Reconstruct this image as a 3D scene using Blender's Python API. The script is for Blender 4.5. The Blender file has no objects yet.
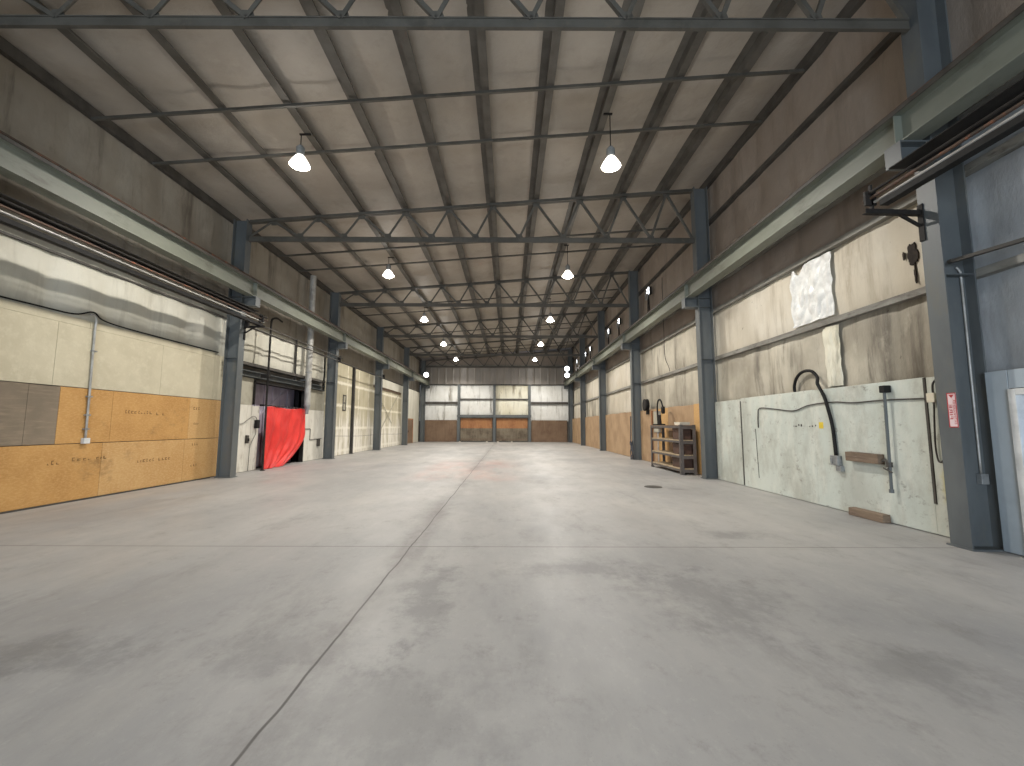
import bpy, math, random
from mathutils import Vector, Matrix, noise

# ------------------------------------------------------------------ scene, camera, light
S = bpy.context.scene
col = S.collection
R = random.Random(7)
PI = math.pi

def s2l(c):
    return tuple((v / 12.92 if v <= 0.04045 else ((v + 0.055) / 1.055) ** 2.4) for v in [k / 255 for k in c])

CAM_H = 1.6
F, PITCH, YAW, ROLL, CX = 427.63, 0.1006, 0.0016, 0.0028, 509.69
cam_data = bpy.data.cameras.new('camera')
cam = bpy.data.objects.new('camera', cam_data)
col.objects.link(cam)
fwd = Vector((math.sin(YAW) * math.cos(PITCH), math.cos(YAW) * math.cos(PITCH), math.sin(PITCH)))
right = Vector((math.cos(YAW), -math.sin(YAW), 0))
up = right.cross(fwd)
right2 = right * math.cos(ROLL) + up * math.sin(ROLL)
up2 = up * math.cos(ROLL) - right * math.sin(ROLL)
m = Matrix((right2, up2, -fwd)).transposed().to_4x4()
m.translation = (0, 0, CAM_H)
cam.matrix_world = m
cam_data.sensor_fit = 'HORIZONTAL'
cam_data.sensor_width = 36.0
cam_data.lens = F / 1024 * 36.0
cam_data.shift_x = (512 - CX) / 1024
cam_data.clip_start = 0.05
cam_data.clip_end = 300
S.camera = cam

S.view_settings.view_transform = 'Standard'
S.view_settings.look = 'None'
S.view_settings.gamma = 1.0
S.view_settings.use_curve_mapping = False
S.view_settings.exposure = 0.0
S.cycles.use_denoising = True
S.cycles.max_bounces = 10
S.cycles.diffuse_bounces = 6

w = bpy.data.worlds.new('world')
S.world = w
w.use_nodes = True
w.node_tree.nodes['Background'].inputs[0].default_value = (0.50, 0.66, 1.0, 1)
w.node_tree.nodes['Background'].inputs[1].default_value = 1.3

LAMP_POWER = 1050
GLOW_POWER = 45
LAMP_COL = (1.0, 0.955, 0.885)
DAY_POWER = 1800

# key dimensions of the hall (metres)
BAY = 7.5706
Y1 = 5.7524                       # near edge of the first pair of columns
FW = 0.28                         # column flange width
YC = [Y1 + FW / 2 + BAY * k for k in range(-2, 6)]      # column lines, index 2 is the nearest in view
XLF, XRF = -8.53, 6.05            # column faces towards the aisle
XLW, XRW = -9.16, 6.405           # faces of the boarding
XLI, XRI = -9.24, 6.64            # plane the insulation hangs on
YFAR = 43.95
YFRONT = -9.4
XC = -1.38
def roofz(x): return 9.45 + 0.0778 * (x - 5.93)         # underside of the purlins

# daylight from the open loading door behind the camera
al = bpy.data.lights.new('daylight', 'AREA')
al.shape = 'RECTANGLE'; al.size = 6.0; al.size_y = 4.4
al.energy = DAY_POWER; al.color = (0.74, 0.86, 1.0)
ao = bpy.data.objects.new('daylight', al)
col.objects.link(ao)
ao.location = (XC, YFRONT - 0.3, 2.3)
ao.rotation_euler = (PI / 2, 0, 0)

# ------------------------------------------------------------------ helpers: objects
class MB:
    def __init__(s): s.v = []; s.f = []
    def add(s, vs, fs):
        n = len(s.v); s.v += [tuple(v) for v in vs]; s.f += [tuple(i + n for i in f) for f in fs]; return s
    def box(s, a, b, mtx=None):
        x0, y0, z0 = a; x1, y1, z1 = b
        vs = [(x0,y0,z0),(x1,y0,z0),(x1,y1,z0),(x0,y1,z0),(x0,y0,z1),(x1,y0,z1),(x1,y1,z1),(x0,y1,z1)]
        if mtx: vs = [mtx @ Vector(v) for v in vs]
        return s.add(vs, [(0,3,2,1),(4,5,6,7),(0,1,5,4),(1,2,6,5),(2,3,7,6),(3,0,4,7)])
    def ext(s, prof, f0, f1):
        n = len(prof)
        vs = [f0(*p) for p in prof] + [f1(*p) for p in prof]
        fs = [tuple(range(n))[::-1], tuple(range(n, 2 * n))] + [(i, (i + 1) % n, n + (i + 1) % n, n + i) for i in range(n)]
        return s.add(vs, fs)
    def tube(s, pts, r, n=10, caps=True):
        pts = [Vector(p) for p in pts]
        if not isinstance(r, (list, tuple)): r = [r] * len(pts)
        rings = []; prev = None
        for i, p in enumerate(pts):
            t = (pts[min(i + 1, len(pts) - 1)] - pts[max(i - 1, 0)]).normalized()
            if prev is None:
                a = Vector((0, 0, 1)) if abs(t.z) < 0.9 else Vector((1, 0, 0))
                u = t.cross(a).normalized()
            else:
                u = (prev - t * prev.dot(t)).normalized()
            prev = u; q = t.cross(u)
            rings.append([p + (u * math.cos(2 * PI * k / n) + q * math.sin(2 * PI * k / n)) * r[i] for k in range(n)])
        vs = [v for ring in rings for v in ring]; fs = []
        for i in range(len(pts) - 1):
            for k in range(n):
                fs.append((i*n+k, i*n+(k+1)%n, (i+1)*n+(k+1)%n, (i+1)*n+k))
        if caps:
            fs.append(tuple(range(n))[::-1]); fs.append(tuple((len(pts)-1)*n+k for k in range(n)))
        return s.add(vs, fs)
    def lathe(s, prof, c, axis='z', n=24):
        vs = []; fs = []; mN = len(prof)
        for k in range(n):
            a = 2 * PI * k / n
            for (r, h) in prof:
                p = {'z': (r*math.cos(a), r*math.sin(a), h), 'x': (h, r*math.cos(a), r*math.sin(a)), 'y': (r*math.cos(a), h, r*math.sin(a))}[axis]
                vs.append((c[0]+p[0], c[1]+p[1], c[2]+p[2]))
        for k in range(n):
            for i in range(mN - 1):
                fs.append((k*mN+i, ((k+1)%n)*mN+i, ((k+1)%n)*mN+i+1, k*mN+i+1))
        return s.add(vs, fs)
    def grid(s, fn, nu, nv):
        vs = [fn(i / nu, j / nv) for j in range(nv + 1) for i in range(nu + 1)]
        fs = [(j*(nu+1)+i, j*(nu+1)+i+1, (j+1)*(nu+1)+i+1, (j+1)*(nu+1)+i) for j in range(nv) for i in range(nu)]
        return s.add(vs, fs)
    def bar(s, a, b, w_, h_, upv=(0, 1, 0)):
        a, b = Vector(a), Vector(b); t = (b - a).normalized(); u = Vector(upv); u = (u - t * u.dot(t)).normalized(); q = t.cross(u)
        vs = []
        for p in (a, b):
            for (i, j) in ((-1,-1),(1,-1),(1,1),(-1,1)): vs.append(p + u * (i*w_/2) + q * (j*h_/2))
        return s.add(vs, [(3,2,1,0),(4,5,6,7),(0,1,5,4),(1,2,6,5),(2,3,7,6),(3,0,4,7)])
    def angle(s, a, b, w_, t_=0.012, upv=(0, 1, 0), flip=1):
        # an angle iron from a to b: two thin legs
        a, b = Vector(a), Vector(b); t = (b - a).normalized(); u = Vector(upv); u = (u - t * u.dot(t)).normalized(); q = t.cross(u) * flip
        P = [(0,0),(w_,0),(w_,t_),(t_,t_),(t_,w_),(0,w_)]
        return s.ext(P, lambda i, j: a + u*(i-w_/2) + q*(j-w_/2), lambda i, j: b + u*(i-w_/2) + q*(j-w_/2))
    def build_each(s, name, mat, parent):
        # one object per separate piece
        par = list(range(len(s.v)))
        def find(i):
            while par[i] != i: par[i] = par[par[i]]; i = par[i]
            return i
        for f in s.f:
            for i in f[1:]: par[find(i)] = find(f[0])
        g = {}
        for f in s.f: g.setdefault(find(f[0]), []).append(f)
        for fs in g.values():
            ids = sorted({i for f in fs for i in f}); mp = {i: k for k, i in enumerate(ids)}
            q = MB(); q.add([s.v[i] for i in ids], [tuple(mp[i] for i in f) for f in fs]); q.build(name, mat, parent)
    def build(s, name, mat, parent=None, smooth=False, bevel=0, loc=None):
        o0 = Vector((0, 0, 0))
        if parent is not None:
            p = parent
            while p is not None: o0 += p.location; p = p.parent
        if loc: o0 = o0 + Vector(loc)
        me = bpy.data.meshes.new(name)
        me.from_pydata([tuple(Vector(v) - o0) for v in s.v], [], s.f)
        me.update()
        import bmesh
        bm = bmesh.new(); bm.from_mesh(me); bmesh.ops.recalc_face_normals(bm, faces=bm.faces); bm.to_mesh(me); bm.free()
        if smooth:
            for p in me.polygons: p.use_smooth = True
        me.materials.append(mat)
        o = bpy.data.objects.new(name, me)
        if loc: o.location = loc
        col.objects.link(o)
        if parent is not None: o.parent = parent
        if bevel:
            b = o.modifiers.new('edge', 'BEVEL'); b.width = bevel; b.segments = 2; b.limit_method = 'ANGLE'
        return o

def tag(o, label, cat, group=None, kind='thing'):
    o['label'] = label; o['category'] = cat; o['kind'] = kind
    if group: o['group'] = group
    return o
def thing(name, loc, label, cat, group=None):
    o = bpy.data.objects.new(name, None); o.location = loc; o.empty_display_size = 0.1
    col.objects.link(o)
    return tag(o, label, cat, group)
def struct(o, label=None, cat=None):
    o['kind'] = 'structure'
    if label: o['label'] = label; o['category'] = cat
    return o
kids = {}
def dup(root, loc, label, group=None):
    r = root.copy(); col.objects.link(r); r.location = loc; r['label'] = label
    if group: r['group'] = group
    for ch in root.children:
        c = ch.copy(); col.objects.link(c); c.parent = r
        for g in ch.children:
            d = g.copy(); col.objects.link(d); d.parent = c
    return r

# ------------------------------------------------------------------ helpers: materials
class NT:
    def __init__(s, name):
        s.m = bpy.data.materials.new(name); s.m.use_nodes = True
        s.t = s.m.node_tree; s.n = s.t.nodes; s.b = s.n['Principled BSDF']
        s.geo = s.n.new('ShaderNodeNewGeometry')
    def link(s, a, b): s.t.links.new(a, b)
    def vec(s, scale):
        v = s.n.new('ShaderNodeVectorMath'); v.operation = 'MULTIPLY'
        s.link(s.geo.outputs['Position'], v.inputs[0]); v.inputs[1].default_value = scale; return v.outputs[0]
    def sep(s):
        v = s.n.new('ShaderNodeSeparateXYZ'); s.link(s.geo.outputs['Position'], v.inputs[0]); return v.outputs
    def noise(s, scale, vs=(1, 1, 1), detail=4, rough=0.6, lo=0.4, hi=0.6):
        t = s.n.new('ShaderNodeTexNoise'); s.link(s.vec(vs), t.inputs['Vector'])
        t.inputs['Scale'].default_value = scale; t.inputs['Detail'].default_value = detail; t.inputs['Roughness'].default_value = rough
        return s.ramp(t.outputs['Fac'], lo, hi)
    def ramp(s, f, lo, hi, a=0.0, b=1.0):
        r = s.n.new('ShaderNodeMapRange'); r.interpolation_type = 'SMOOTHSTEP'
        s.link(f, r.inputs[0]); r.inputs[1].default_value = lo; r.inputs[2].default_value = hi; r.inputs[3].default_value = a; r.inputs[4].default_value = b
        return r.outputs[0]
    def math(s, op, a, b=None, c=None):
        t = s.n.new('ShaderNodeMath'); t.operation = op
        for i, v in enumerate((a, b, c)):
            if v is None: continue
            if isinstance(v, (int, float)): t.inputs[i].default_value = v
            else: s.link(v, t.inputs[i])
        return t.outputs[0]
    def mix(s, f, a, b, mode='MIX'):
        t = s.n.new('ShaderNodeMix'); t.data_type = 'RGBA'; t.blend_type = mode
        for sock, v in ((t.inputs[0], f), (t.inputs[6], a), (t.inputs[7], b)):
            if isinstance(v, (int, float)): sock.default_value = v
            elif isinstance(v, tuple): sock.default_value = (*v, 1)
            else: s.link(v, sock)
        return t.outputs[2]
    def done(s, c, rough=0.6, metal=0.0, bump=None, bs=0.2, bd=0.01, spec=0.5):
        if isinstance(c, tuple): s.b.inputs['Base Color'].default_value = (*c, 1)
        else: s.link(c, s.b.inputs['Base Color'])
        if isinstance(rough, (int, float)): s.b.inputs['Roughness'].default_value = rough
        else: s.link(rough, s.b.inputs['Roughness'])
        s.b.inputs['Metallic'].default_value = metal
        s.b.inputs['Specular IOR Level'].default_value = spec
        if bump is not None:
            b = s.n.new('ShaderNodeBump'); b.inputs['Strength'].default_value = bs; b.inputs['Distance'].default_value = bd
            s.link(bump, b.inputs['Height']); s.link(b.outputs[0], s.b.inputs['Normal'])
        return s.m

def worn(name, c, c2=None, c3=None, scale=1.5, vs=(1, 1, 1), amt=1.0, rough=0.6, metal=0.0, spots=None, bs=0.0, spec=0.5, lo=.38, hi=.64):
    """a plain surface with two tones of wear, and optional dark specks"""
    t = NT(name)
    c2 = c2 or tuple(v * 0.8 for v in c)
    x = t.mix(t.math('MULTIPLY', t.noise(scale, vs, 5, 0.62, lo, hi), amt), c, c2)
    if c3: x = t.mix(t.math('MULTIPLY', t.noise(scale * 2.7, vs, 6, 0.7, 0.52, 0.72), amt), x, c3)
    if spots: x = t.mix(t.noise(spots[1], (1, 1, 1), 3, 0.6, spots[2], spots[2] + 0.06), x, spots[0])
    fine = t.noise(30, (1, 1, 1), 4, 0.7, 0.3, 0.7)
    return t.done(x, rough, metal, fine if bs else None, bs, 0.01, spec)

M = {}
M['steel'] = worn('painted_grey_steel', s2l((94, 98, 98)), s2l((82, 86, 87)), s2l((98, 98, 92)), 1.2, (1, 1, .4), rough=.5)
M['truss'] = worn('dark_truss_steel', s2l((84, 81, 74)), s2l((70, 67, 60)), s2l((92, 86, 76)), 1.6, rough=.6)
M['purlin'] = worn('purlin_steel', s2l((88, 84, 77)), s2l((72, 68, 61)), None, 2.0, rough=.6)
M['crane'] = worn('crane_beam_paint', s2l((124, 127, 115)), s2l((112, 115, 103)), s2l((96, 95, 83)), .8, (1, .5, 1.5), rough=.55)
M['rust'] = worn('rusty_rail_steel', s2l((92, 68, 52)), s2l((58, 48, 40)), s2l((150, 84, 52)), 3.0, rough=.7)
M['dark'] = worn('dark_bar_steel', s2l((44, 41, 38)), s2l((32, 29, 27)), None, 3.0, rough=.7, spec=.2)
M['pipe'] = worn('galvanised_pipe', s2l((176, 174, 168)), s2l((150, 147, 140)), None, 4.0, rough=.4, metal=.15)
M['girt'] = worn('girt_steel', s2l((140, 138, 130)), s2l((112, 108, 100)), s2l((84, 78, 70)), 2.5, (1, .3, 1), rough=.55)
M['girt_dark'] = worn('girt_steel_dark', s2l((74, 70, 64)), s2l((58, 54, 49)), None, 2.5, rough=.6)
M['clad'] = worn('wall_cladding', s2l((110, 104, 95)), None, None, 1, rough=.7)
M['black'] = worn('black_rubber', s2l((36, 35, 34)), s2l((28, 27, 26)), None, 5, rough=.7, spec=.2)
M['zinc'] = worn('zinc_box', s2l((150, 152, 150)), s2l((126, 128, 128)), None, 6, rough=.45, metal=.3)
M['white_paint'] = worn('white_paint', s2l((216, 216, 212)), s2l((196, 196, 192)), None, 3, rough=.5)
M['foil'] = worn('white_foil', s2l((226, 226, 222)), s2l((206, 206, 202)), None, 6, rough=.35)
M['hole'] = worn('torn_dark_insulation', s2l((34, 28, 24)), s2l((58, 48, 40)), None, 9, rough=.9)
M['red_sign'] = worn('red_sign_paint', s2l((178, 40, 44)), s2l((168, 36, 40)), None, 4, rough=.5)
M['pink_sign'] = worn('faded_sign_face', s2l((228, 206, 206)), s2l((220, 192, 192)), None, 4, rough=.5)
M['orange'] = worn('orange_hose', s2l((150, 98, 58)), s2l((128, 82, 48)), None, 4, rough=.6)
M['cable_blue'] = worn('dark_blue_cable', s2l((52, 58, 70)), s2l((40, 44, 54)), None, 4, rough=.5)
M['yellow'] = worn('yellow_sticker', s2l((224, 196, 60)), None, None, 4, rough=.6)
M['block'] = worn('weathered_timber', s2l((122, 104, 86)), s2l((98, 82, 68)), s2l((140, 122, 104)), 5, (1, .3, 3), rough=.8)
M['shelf_steel'] = worn('shelf_steel', s2l((92, 86, 82)), s2l((76, 70, 66)), s2l((108, 94, 82)), 4, rough=.6)
M['shelf_wood'] = worn('shelf_board', s2l((176, 158, 128)), s2l((150, 130, 102)), s2l((120, 98, 74)), 5, rough=.75)
M['shelf_panel'] = worn('shelf_dark_panel', s2l((84, 58, 44)), s2l((66, 46, 36)), None, 3, rough=.7)
M['ink'] = worn('stamp_ink', s2l((126, 94, 54)), None, None, 4, rough=.9)
M['purple'] = worn('annex_sheet_metal', s2l((186, 180, 196)), s2l((150, 144, 160)), s2l((214, 210, 220)), .8, (1, 1.4, .5), rough=.45)
M['annex'] = worn('annex_dark_lining', s2l((40, 36, 38)), s2l((28, 26, 28)), None, 1, rough=.8)
M['paper'] = worn('cream_paper', s2l((224, 216, 196)), None, None, 5, rough=.8)

def emit(name, c, k):
    mm = bpy.data.materials.new(name); mm.use_nodes = True
    b = mm.node_tree.nodes['Principled BSDF']
    b.inputs['Base Color'].default_value = (*c, 1); b.inputs['Emission Color'].default_value = (*c, 1); b.inputs['Emission Strength'].default_value = k
    return mm
M['lens'] = emit('lamp_lens', (1.0, 0.95, 0.86), 30)
M['bell'] = emit('glowing_prismatic_glass', (1.0, 0.93, 0.80), 5)
M['flood'] = emit('floodlight_lens', (0.93, 0.97, 1.0), 5)
M['flood_far'] = emit('corner_floodlight_lens', (0.95, 0.98, 1.0), 9)

def glass():
    mm = bpy.data.materials.new('door_glass'); mm.use_nodes = True
    b = mm.node_tree.nodes['Principled BSDF']
    b.inputs['Base Color'].default_value = (.85, .93, 1, 1); b.inputs['Roughness'].default_value = .02; b.inputs['Transmission Weight'].default_value = 1.0; b.inputs['IOR'].default_value = 1.02
    return mm
M['glass'] = glass()

def floor_mat():
    t = NT('worn_concrete')
    X, Y, Z = t.sep()
    a = t.mix(t.noise(.30, (1, .7, 1), 6, .62, .34, .68), s2l((168, 165, 161)), s2l((146, 145, 144)))
    a = t.mix(t.math('MULTIPLY', t.noise(.5, (1.5, .35, 1), 7, .68, .44, .78), .5), a, s2l((186, 182, 175)))     # pale scraped patches
    a = t.mix(t.math('MULTIPLY', t.noise(.9, (1.3, .5, 1), 8, .76, .50, .74), .6), a, s2l((124, 122, 119)))   # dark drag marks
    a = t.mix(t.math('MULTIPLY', t.noise(2.6, (1, .8, 1), 8, .8, .52, .72), .5), a, s2l((122, 119, 115)))     # scuffs
    a = t.mix(t.math('MULTIPLY', t.noise(14, (1, .6, 1), 6, .8, .52, .8), .35), a, s2l((196, 192, 186)))
    a = t.mix(t.math('MULTIPLY', t.noise(60, (1, 1, 1), 3, .7, .62, .72), .35), a, s2l((110, 107, 103)))
    # separate oil and tyre stains: x, y, half-width, half-length, strength
    for (sx, sy, rx, ry, k) in ((-3.6, 3.2, 1.0, .45, .55), (1.9, 4.2, 1.1, .9, .42), (2.6, 3.0, .8, .5, .4), (-.75, 4.3, .35, 1.4, .5), (-1.6, 3.3, .9, .5, .35),
                                (.9, 5.0, 1.5, .35, .4), (-4.6, 2.3, 1.5, .3, .3), (3.3, 6.6, .7, .35, .45), (-.7, 2.6, 1.0, .7, .3), (4.3, 11.2, .45, .25, .5), (-1.35, 9.2, .5, 3.0, .25)):
        dx = t.math('DIVIDE', t.math('SUBTRACT', X, sx), rx); dy = t.math('DIVIDE', t.math('SUBTRACT', Y, sy), ry)
        d = t.math('SQRT', t.math('ADD', t.math('MULTIPLY', dx, dx), t.math('MULTIPLY', dy, dy)))
        n_ = t.noise(2.3, (1, .8, 1), 7, .75, .3, .7)
        a = t.mix(t.math('MULTIPLY', t.ramp(t.math('ADD', d, t.math('MULTIPLY', n_, 1.0)), .55, 1.5, 1, 0), k), a, s2l((104, 103, 102)))
    # faint worn red paint across the middle of the hall
    band = t.math('MULTIPLY', t.ramp(Y, 12.2, 13.4), t.ramp(Y, 18.5, 22.0, 1, 0))
    band = t.math('MULTIPLY', band, t.math('MULTIPLY', t.ramp(X, -3.6, -2.6), t.ramp(X, -.6, .9, 1, 0)))
    a = t.mix(t.math('MULTIPLY', band, t.math('MULTIPLY', t.noise(.9, (1, .4, 1), 6, .7, .34, .66), .2)), a, s2l((214, 128, 104)))
    # control joints
    wob = t.math('MULTIPLY', t.math('SUBTRACT', t.noise(.8, (0, 1, 0), 3, .6, .2, .8), .5), .03)
    jx = t.math('ABSOLUTE', t.math('SUBTRACT', t.math('ADD', X, wob), -1.30))
    a = t.mix(t.ramp(jx, .004, .014, .9, 0), a, s2l((58, 53, 50)))
    a = t.mix(t.math('MULTIPLY', t.ramp(jx, .02, .30, .5, 0), t.noise(1.2, (1, .4, 1), 6, .7, .4, .62)), a, s2l((112, 106, 103)))
    my = t.math('ABSOLUTE', t.math('SUBTRACT', t.math('MODULO', t.math('ADD', Y, 100 * BAY + BAY / 2 - YC[2]), BAY), BAY / 2))
    a = t.mix(t.ramp(my, .006, .022, .6, 0), a, s2l((92, 87, 83)))
    h = t.noise(9, (1, .6, 1), 8, .75, .2, .8)
    rg = t.math('ADD', t.math('MULTIPLY', t.noise(1.1, (1, .4, 1), 6, .65, .3, .7), .22), .42)
    return t.done(a, rg, 0, h, .12, .01, .4)
M['floor'] = floor_mat()

def insul(name, c, c2, c3, amt=.8, strength=1.0, spots=True):
    """vinyl-faced insulation with water streaks, grime and small tears"""
    t = NT(name)
    a = t.mix(t.noise(.5, (1, 1, .8), 5, .6, .36, .66), c, c2)
    a = t.mix(t.math('MULTIPLY', t.noise(1.3, (1.8, 1.8, .22), 6, .68, .50, .72), amt), a, c3)
    a = t.mix(t.math('MULTIPLY', t.noise(3.5, (1, 1, .5), 7, .75, .56, .76), .5 * amt), a, c3)
    a = t.mix(t.math('MULTIPLY', t.noise(2.2, (1, 1, .6), 6, .7, .55, .75), .4), a, tuple(min(1, v * 1.12) for v in c))
    if spots:
        a = t.mix(t.math('MULTIPLY', t.noise(5, (1, 1, .7), 5, .6, .70, .74), .8), a, s2l((70, 60, 50)))
    h = t.noise(2.4, (1, 1, .5), 6, .65, .25, .75)
    return t.done(a, .55, 0, h, .25, .04, .35)
M['ins_r'] = insul('cream_wall_insulation', s2l((206, 199, 184)), s2l((192, 183, 165)), s2l((150, 139, 120)), .7)
M['ins_r_dirty'] = insul('grimy_wall_insulation', s2l((192, 185, 168)), s2l((150, 143, 128)), s2l((104, 97, 86)), 1.0)
M['ins_l'] = insul('grey_white_wall_insulation', s2l((205, 202, 188)), s2l((190, 186, 170)), s2l((150, 145, 130)), .5, spots=False)
M['ins_grey'] = insul('blue_grey_wall_insulation', s2l((168, 172, 174)), s2l((150, 153, 155)), s2l((126, 126, 126)), .5, spots=False)
M['ins_up'] = insul('shade_toned_upper_insulation', s2l((150, 138, 126)), s2l((138, 126, 114)), s2l((116, 106, 96)), .6, spots=False)  # shade of crane beam and lamp cutoff put into a darker colour
M['ins_up_l'] = insul('shade_toned_upper_insulation_grey', s2l((152, 145, 132)), s2l((136, 128, 115)), s2l((98, 90, 79)), .9, spots=False)  # left wall tone, darkened for the weak light above the lamps
M['ins_far'] = insul('white_end_wall_insulation', s2l((228, 228, 224)), s2l((214, 213, 206)), s2l((132, 126, 114)), 1.0)
M['ins_far_y'] = insul('yellowed_end_wall_insulation', s2l((226, 223, 206)), s2l((214, 208, 184)), s2l((132, 122, 98)), 1.0)
M['ceil'] = insul('ceiling_insulation', s2l((167, 158, 146)), s2l((155, 146, 134)), s2l((136, 128, 116)), .35, spots=False)
M['band'] = worn('end_wall_dark_sheeting', s2l((140, 132, 122)), s2l((126, 119, 110)), s2l((150, 141, 128)), .6, (1.6, 1, .3), rough=.34, spec=.6)

def wood(name, c, c2, c3, grain=(1, 1, 6), osb=False, rough=.65):
    t = NT(name)
    a = t.mix(t.noise(1.1, (1, 1, 1), 5, .6, .36, .66), c, c2)
    if osb:
        a = t.mix(t.math('MULTIPLY', t.noise(26, (1, .55, 1.3), 5, .75, .42, .64), .5), a, c3)
        a = t.mix(t.math('MULTIPLY', t.noise(.8, (1, .8, 1.3), 7, .72, .56, .72), .6), a, s2l((112, 86, 54)))
    else:
        a = t.mix(t.math('MULTIPLY', t.noise(5, grain, 6, .7, .46, .7), .55), a, c3)
        a = t.mix(t.math('MULTIPLY', t.noise(1.2, (1, .9, .5), 6, .7, .57, .74), .5), a, tuple(v * .6 for v in c3))
    return t.done(a, rough, 0, t.noise(22, grain, 5, .7, .3, .7), .15, .008, .35)
M['osb'] = wood('orange_osb', s2l((192, 146, 86)), s2l((178, 132, 74)), s2l((206, 166, 110)), osb=True)
M['osb_light'] = wood('light_osb', s2l((196, 156, 102)), s2l((186, 143, 88)), s2l((210, 176, 126)), osb=True)
M['grey_ply'] = wood('weathered_grey_plywood', s2l((134, 120, 102)), s2l((118, 106, 90)), s2l((152, 136, 114)), (1, .3, 3))
M['beige_ply'] = wood('beige_painted_board', s2l((196, 187, 162)), s2l((186, 177, 152)), s2l((206, 198, 174)), (1, 1, 1))
M['tan_ply'] = wood('tan_plywood', s2l((170, 142, 110)), s2l((150, 122, 92)), s2l((186, 160, 128)), (3, 3, .3))
M['brown_ply'] = wood('brown_plywood', s2l((122, 100, 80)), s2l((104, 82, 64)), s2l((140, 116, 94)), (3, 3, .3))
M['dark_ply'] = wood('dark_stained_boards', s2l((118, 108, 92)), s2l((86, 74, 60)), s2l((146, 136, 118)), (4, 4, .25))
M['rust_ply'] = wood('rusty_orange_boards', s2l((160, 112, 72)), s2l((134, 88, 56)), s2l((178, 134, 96)), (3, 3, .4))

def painted_board():
    t = NT('pale_painted_board')
    a = t.mix(t.noise(.6, (1, 1, .7), 5, .6, .36, .66), s2l((202, 207, 197)), s2l((190, 196, 187)))
    a = t.mix(t.math('MULTIPLY', t.noise(1.4, (1, 1.3, .4), 7, .72, .46, .64), .6), a, s2l((214, 214, 202)))
    a = t.mix(t.math('MULTIPLY', t.noise(1.0, (1, 1, .6), 8, .76, .44, .66), .6), a, s2l((156, 154, 142)))
    a = t.mix(t.math('MULTIPLY', t.noise(5, (1, .7, 1), 7, .78, .56, .66), .6), a, s2l((122, 116, 106)))
    X, Y, Z = t.sep()
    # the yellowish stain on the end board beside the column, and rust low down under the switch
    for (sy, sz, ry, rz, k, c) in ((6.36, .70, .10, .34, .6, s2l((196, 186, 92))), (6.32, .95, .14, 1.2, .45, s2l((176, 170, 140))), (8.0, .45, .45, .55, .35, s2l((128, 118, 104))), (8.35, .8, .25, .3, .3, s2l((128, 120, 108)))):
        dy = t.math('DIVIDE', t.math('SUBTRACT', Y, sy), ry); dz = t.math('DIVIDE', t.math('SUBTRACT', Z, sz), rz)
        d = t.math('SQRT', t.math('ADD', t.math('MULTIPLY', dy, dy), t.math('MULTIPLY', dz, dz)))
        a = t.mix(t.math('MULTIPLY', t.ramp(t.math('ADD', d, t.noise(4, (1, 1, .6), 6, .7, .3, .7)), .5, 1.6, 1, 0), k), a, c)
    return t.done(a, .5, 0, t.noise(12, (1, 1, .7), 6, .7, .3, .7), .12, .01, .4)
M['pale_board'] = painted_board()
M['blue_board'] = worn('blue_grey_painted_board', s2l((166, 176, 182)), s2l((152, 162, 168)), None, .9, rough=.5)
M['white_board'] = worn('whitewashed_boards', s2l((222, 219, 208)), s2l((206, 202, 190)), s2l((168, 160, 146)), 1.4, (1, 1.4, .5), rough=.6, amt=.8)
M['wash_grey'] = worn('grey_wash_panel', s2l((168, 164, 148)), s2l((150, 146, 130)), None, 1.5, rough=.6)

def wash():
    """pale board wall brushed over with whitewash: pale joints, drippy white strokes below head height"""
    t = NT('whitewashed_wall')
    X, Y, Z = t.sep()
    a = t.mix(t.noise(.8, (1, 1, 1), 5, .6, .36, .66), s2l((186, 178, 152)), s2l((172, 163, 137)))
    for (c0, per, off, wd) in ((Z, 1.22, .35, .12), (Y, 1.83, .5, .10)):
        mm = t.math('ABSOLUTE', t.math('SUBTRACT', t.math('MODULO', t.math('ADD', c0, 100 * per + off), per), per / 2))
        mm = t.math('ADD', mm, t.math('MULTIPLY', t.noise(5, (1, 1, 1), 5, .7, .2, .8), .10))
        a = t.mix(t.ramp(mm, wd * .6, wd * 1.4, .8, 0), a, s2l((232, 226, 208)))
    edge = t.math('ADD', Z, t.math('MULTIPLY', t.noise(1.6, (1, 2.2, .2), 6, .7, .2, .8), 2.0))
    st = t.math('MULTIPLY', t.ramp(edge, 2.2, 3.6, 1, 0), t.noise(2.6, (1, 2.0, .18), 6, .7, .34, .6))
    a = t.mix(t.math('MULTIPLY', st, .95), a, s2l((240, 236, 226)))
    a = t.mix(t.math('MULTIPLY', t.noise(3, (1, 1.5, .3), 6, .7, .58, .74), .4), a, s2l((158, 148, 124)))
    return t.done(a, .6, 0, t.noise(6, (1, 1, .6), 6, .7, .3, .7), .2, .02, .35)
M['wash'] = wash()

def red_cloth():
    t = NT('red_vinyl')
    a = t.mix(t.noise(2, (1, 1, .6), 4, .6, .35, .65), s2l((226, 52, 44)), s2l((206, 40, 36)))
    return t.done(a, .45, 0, t.noise(7, (1, 1, .7), 5, .65, .3, .7), .25, .03, .5)
M['red'] = red_cloth()

# ------------------------------------------------------------------ the setting
# floor
fl = MB(); fl.box((XLI - .2, YFRONT - .2, -.15), (XRI + .2, YFAR + .2, 0))
struct(fl.build('floor', M['floor']))
gr = MB(); gr.box((-40, -40, -.2), (40, YFRONT - .2, -.02))
struct(gr.build('ground', M['clad']))

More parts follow.
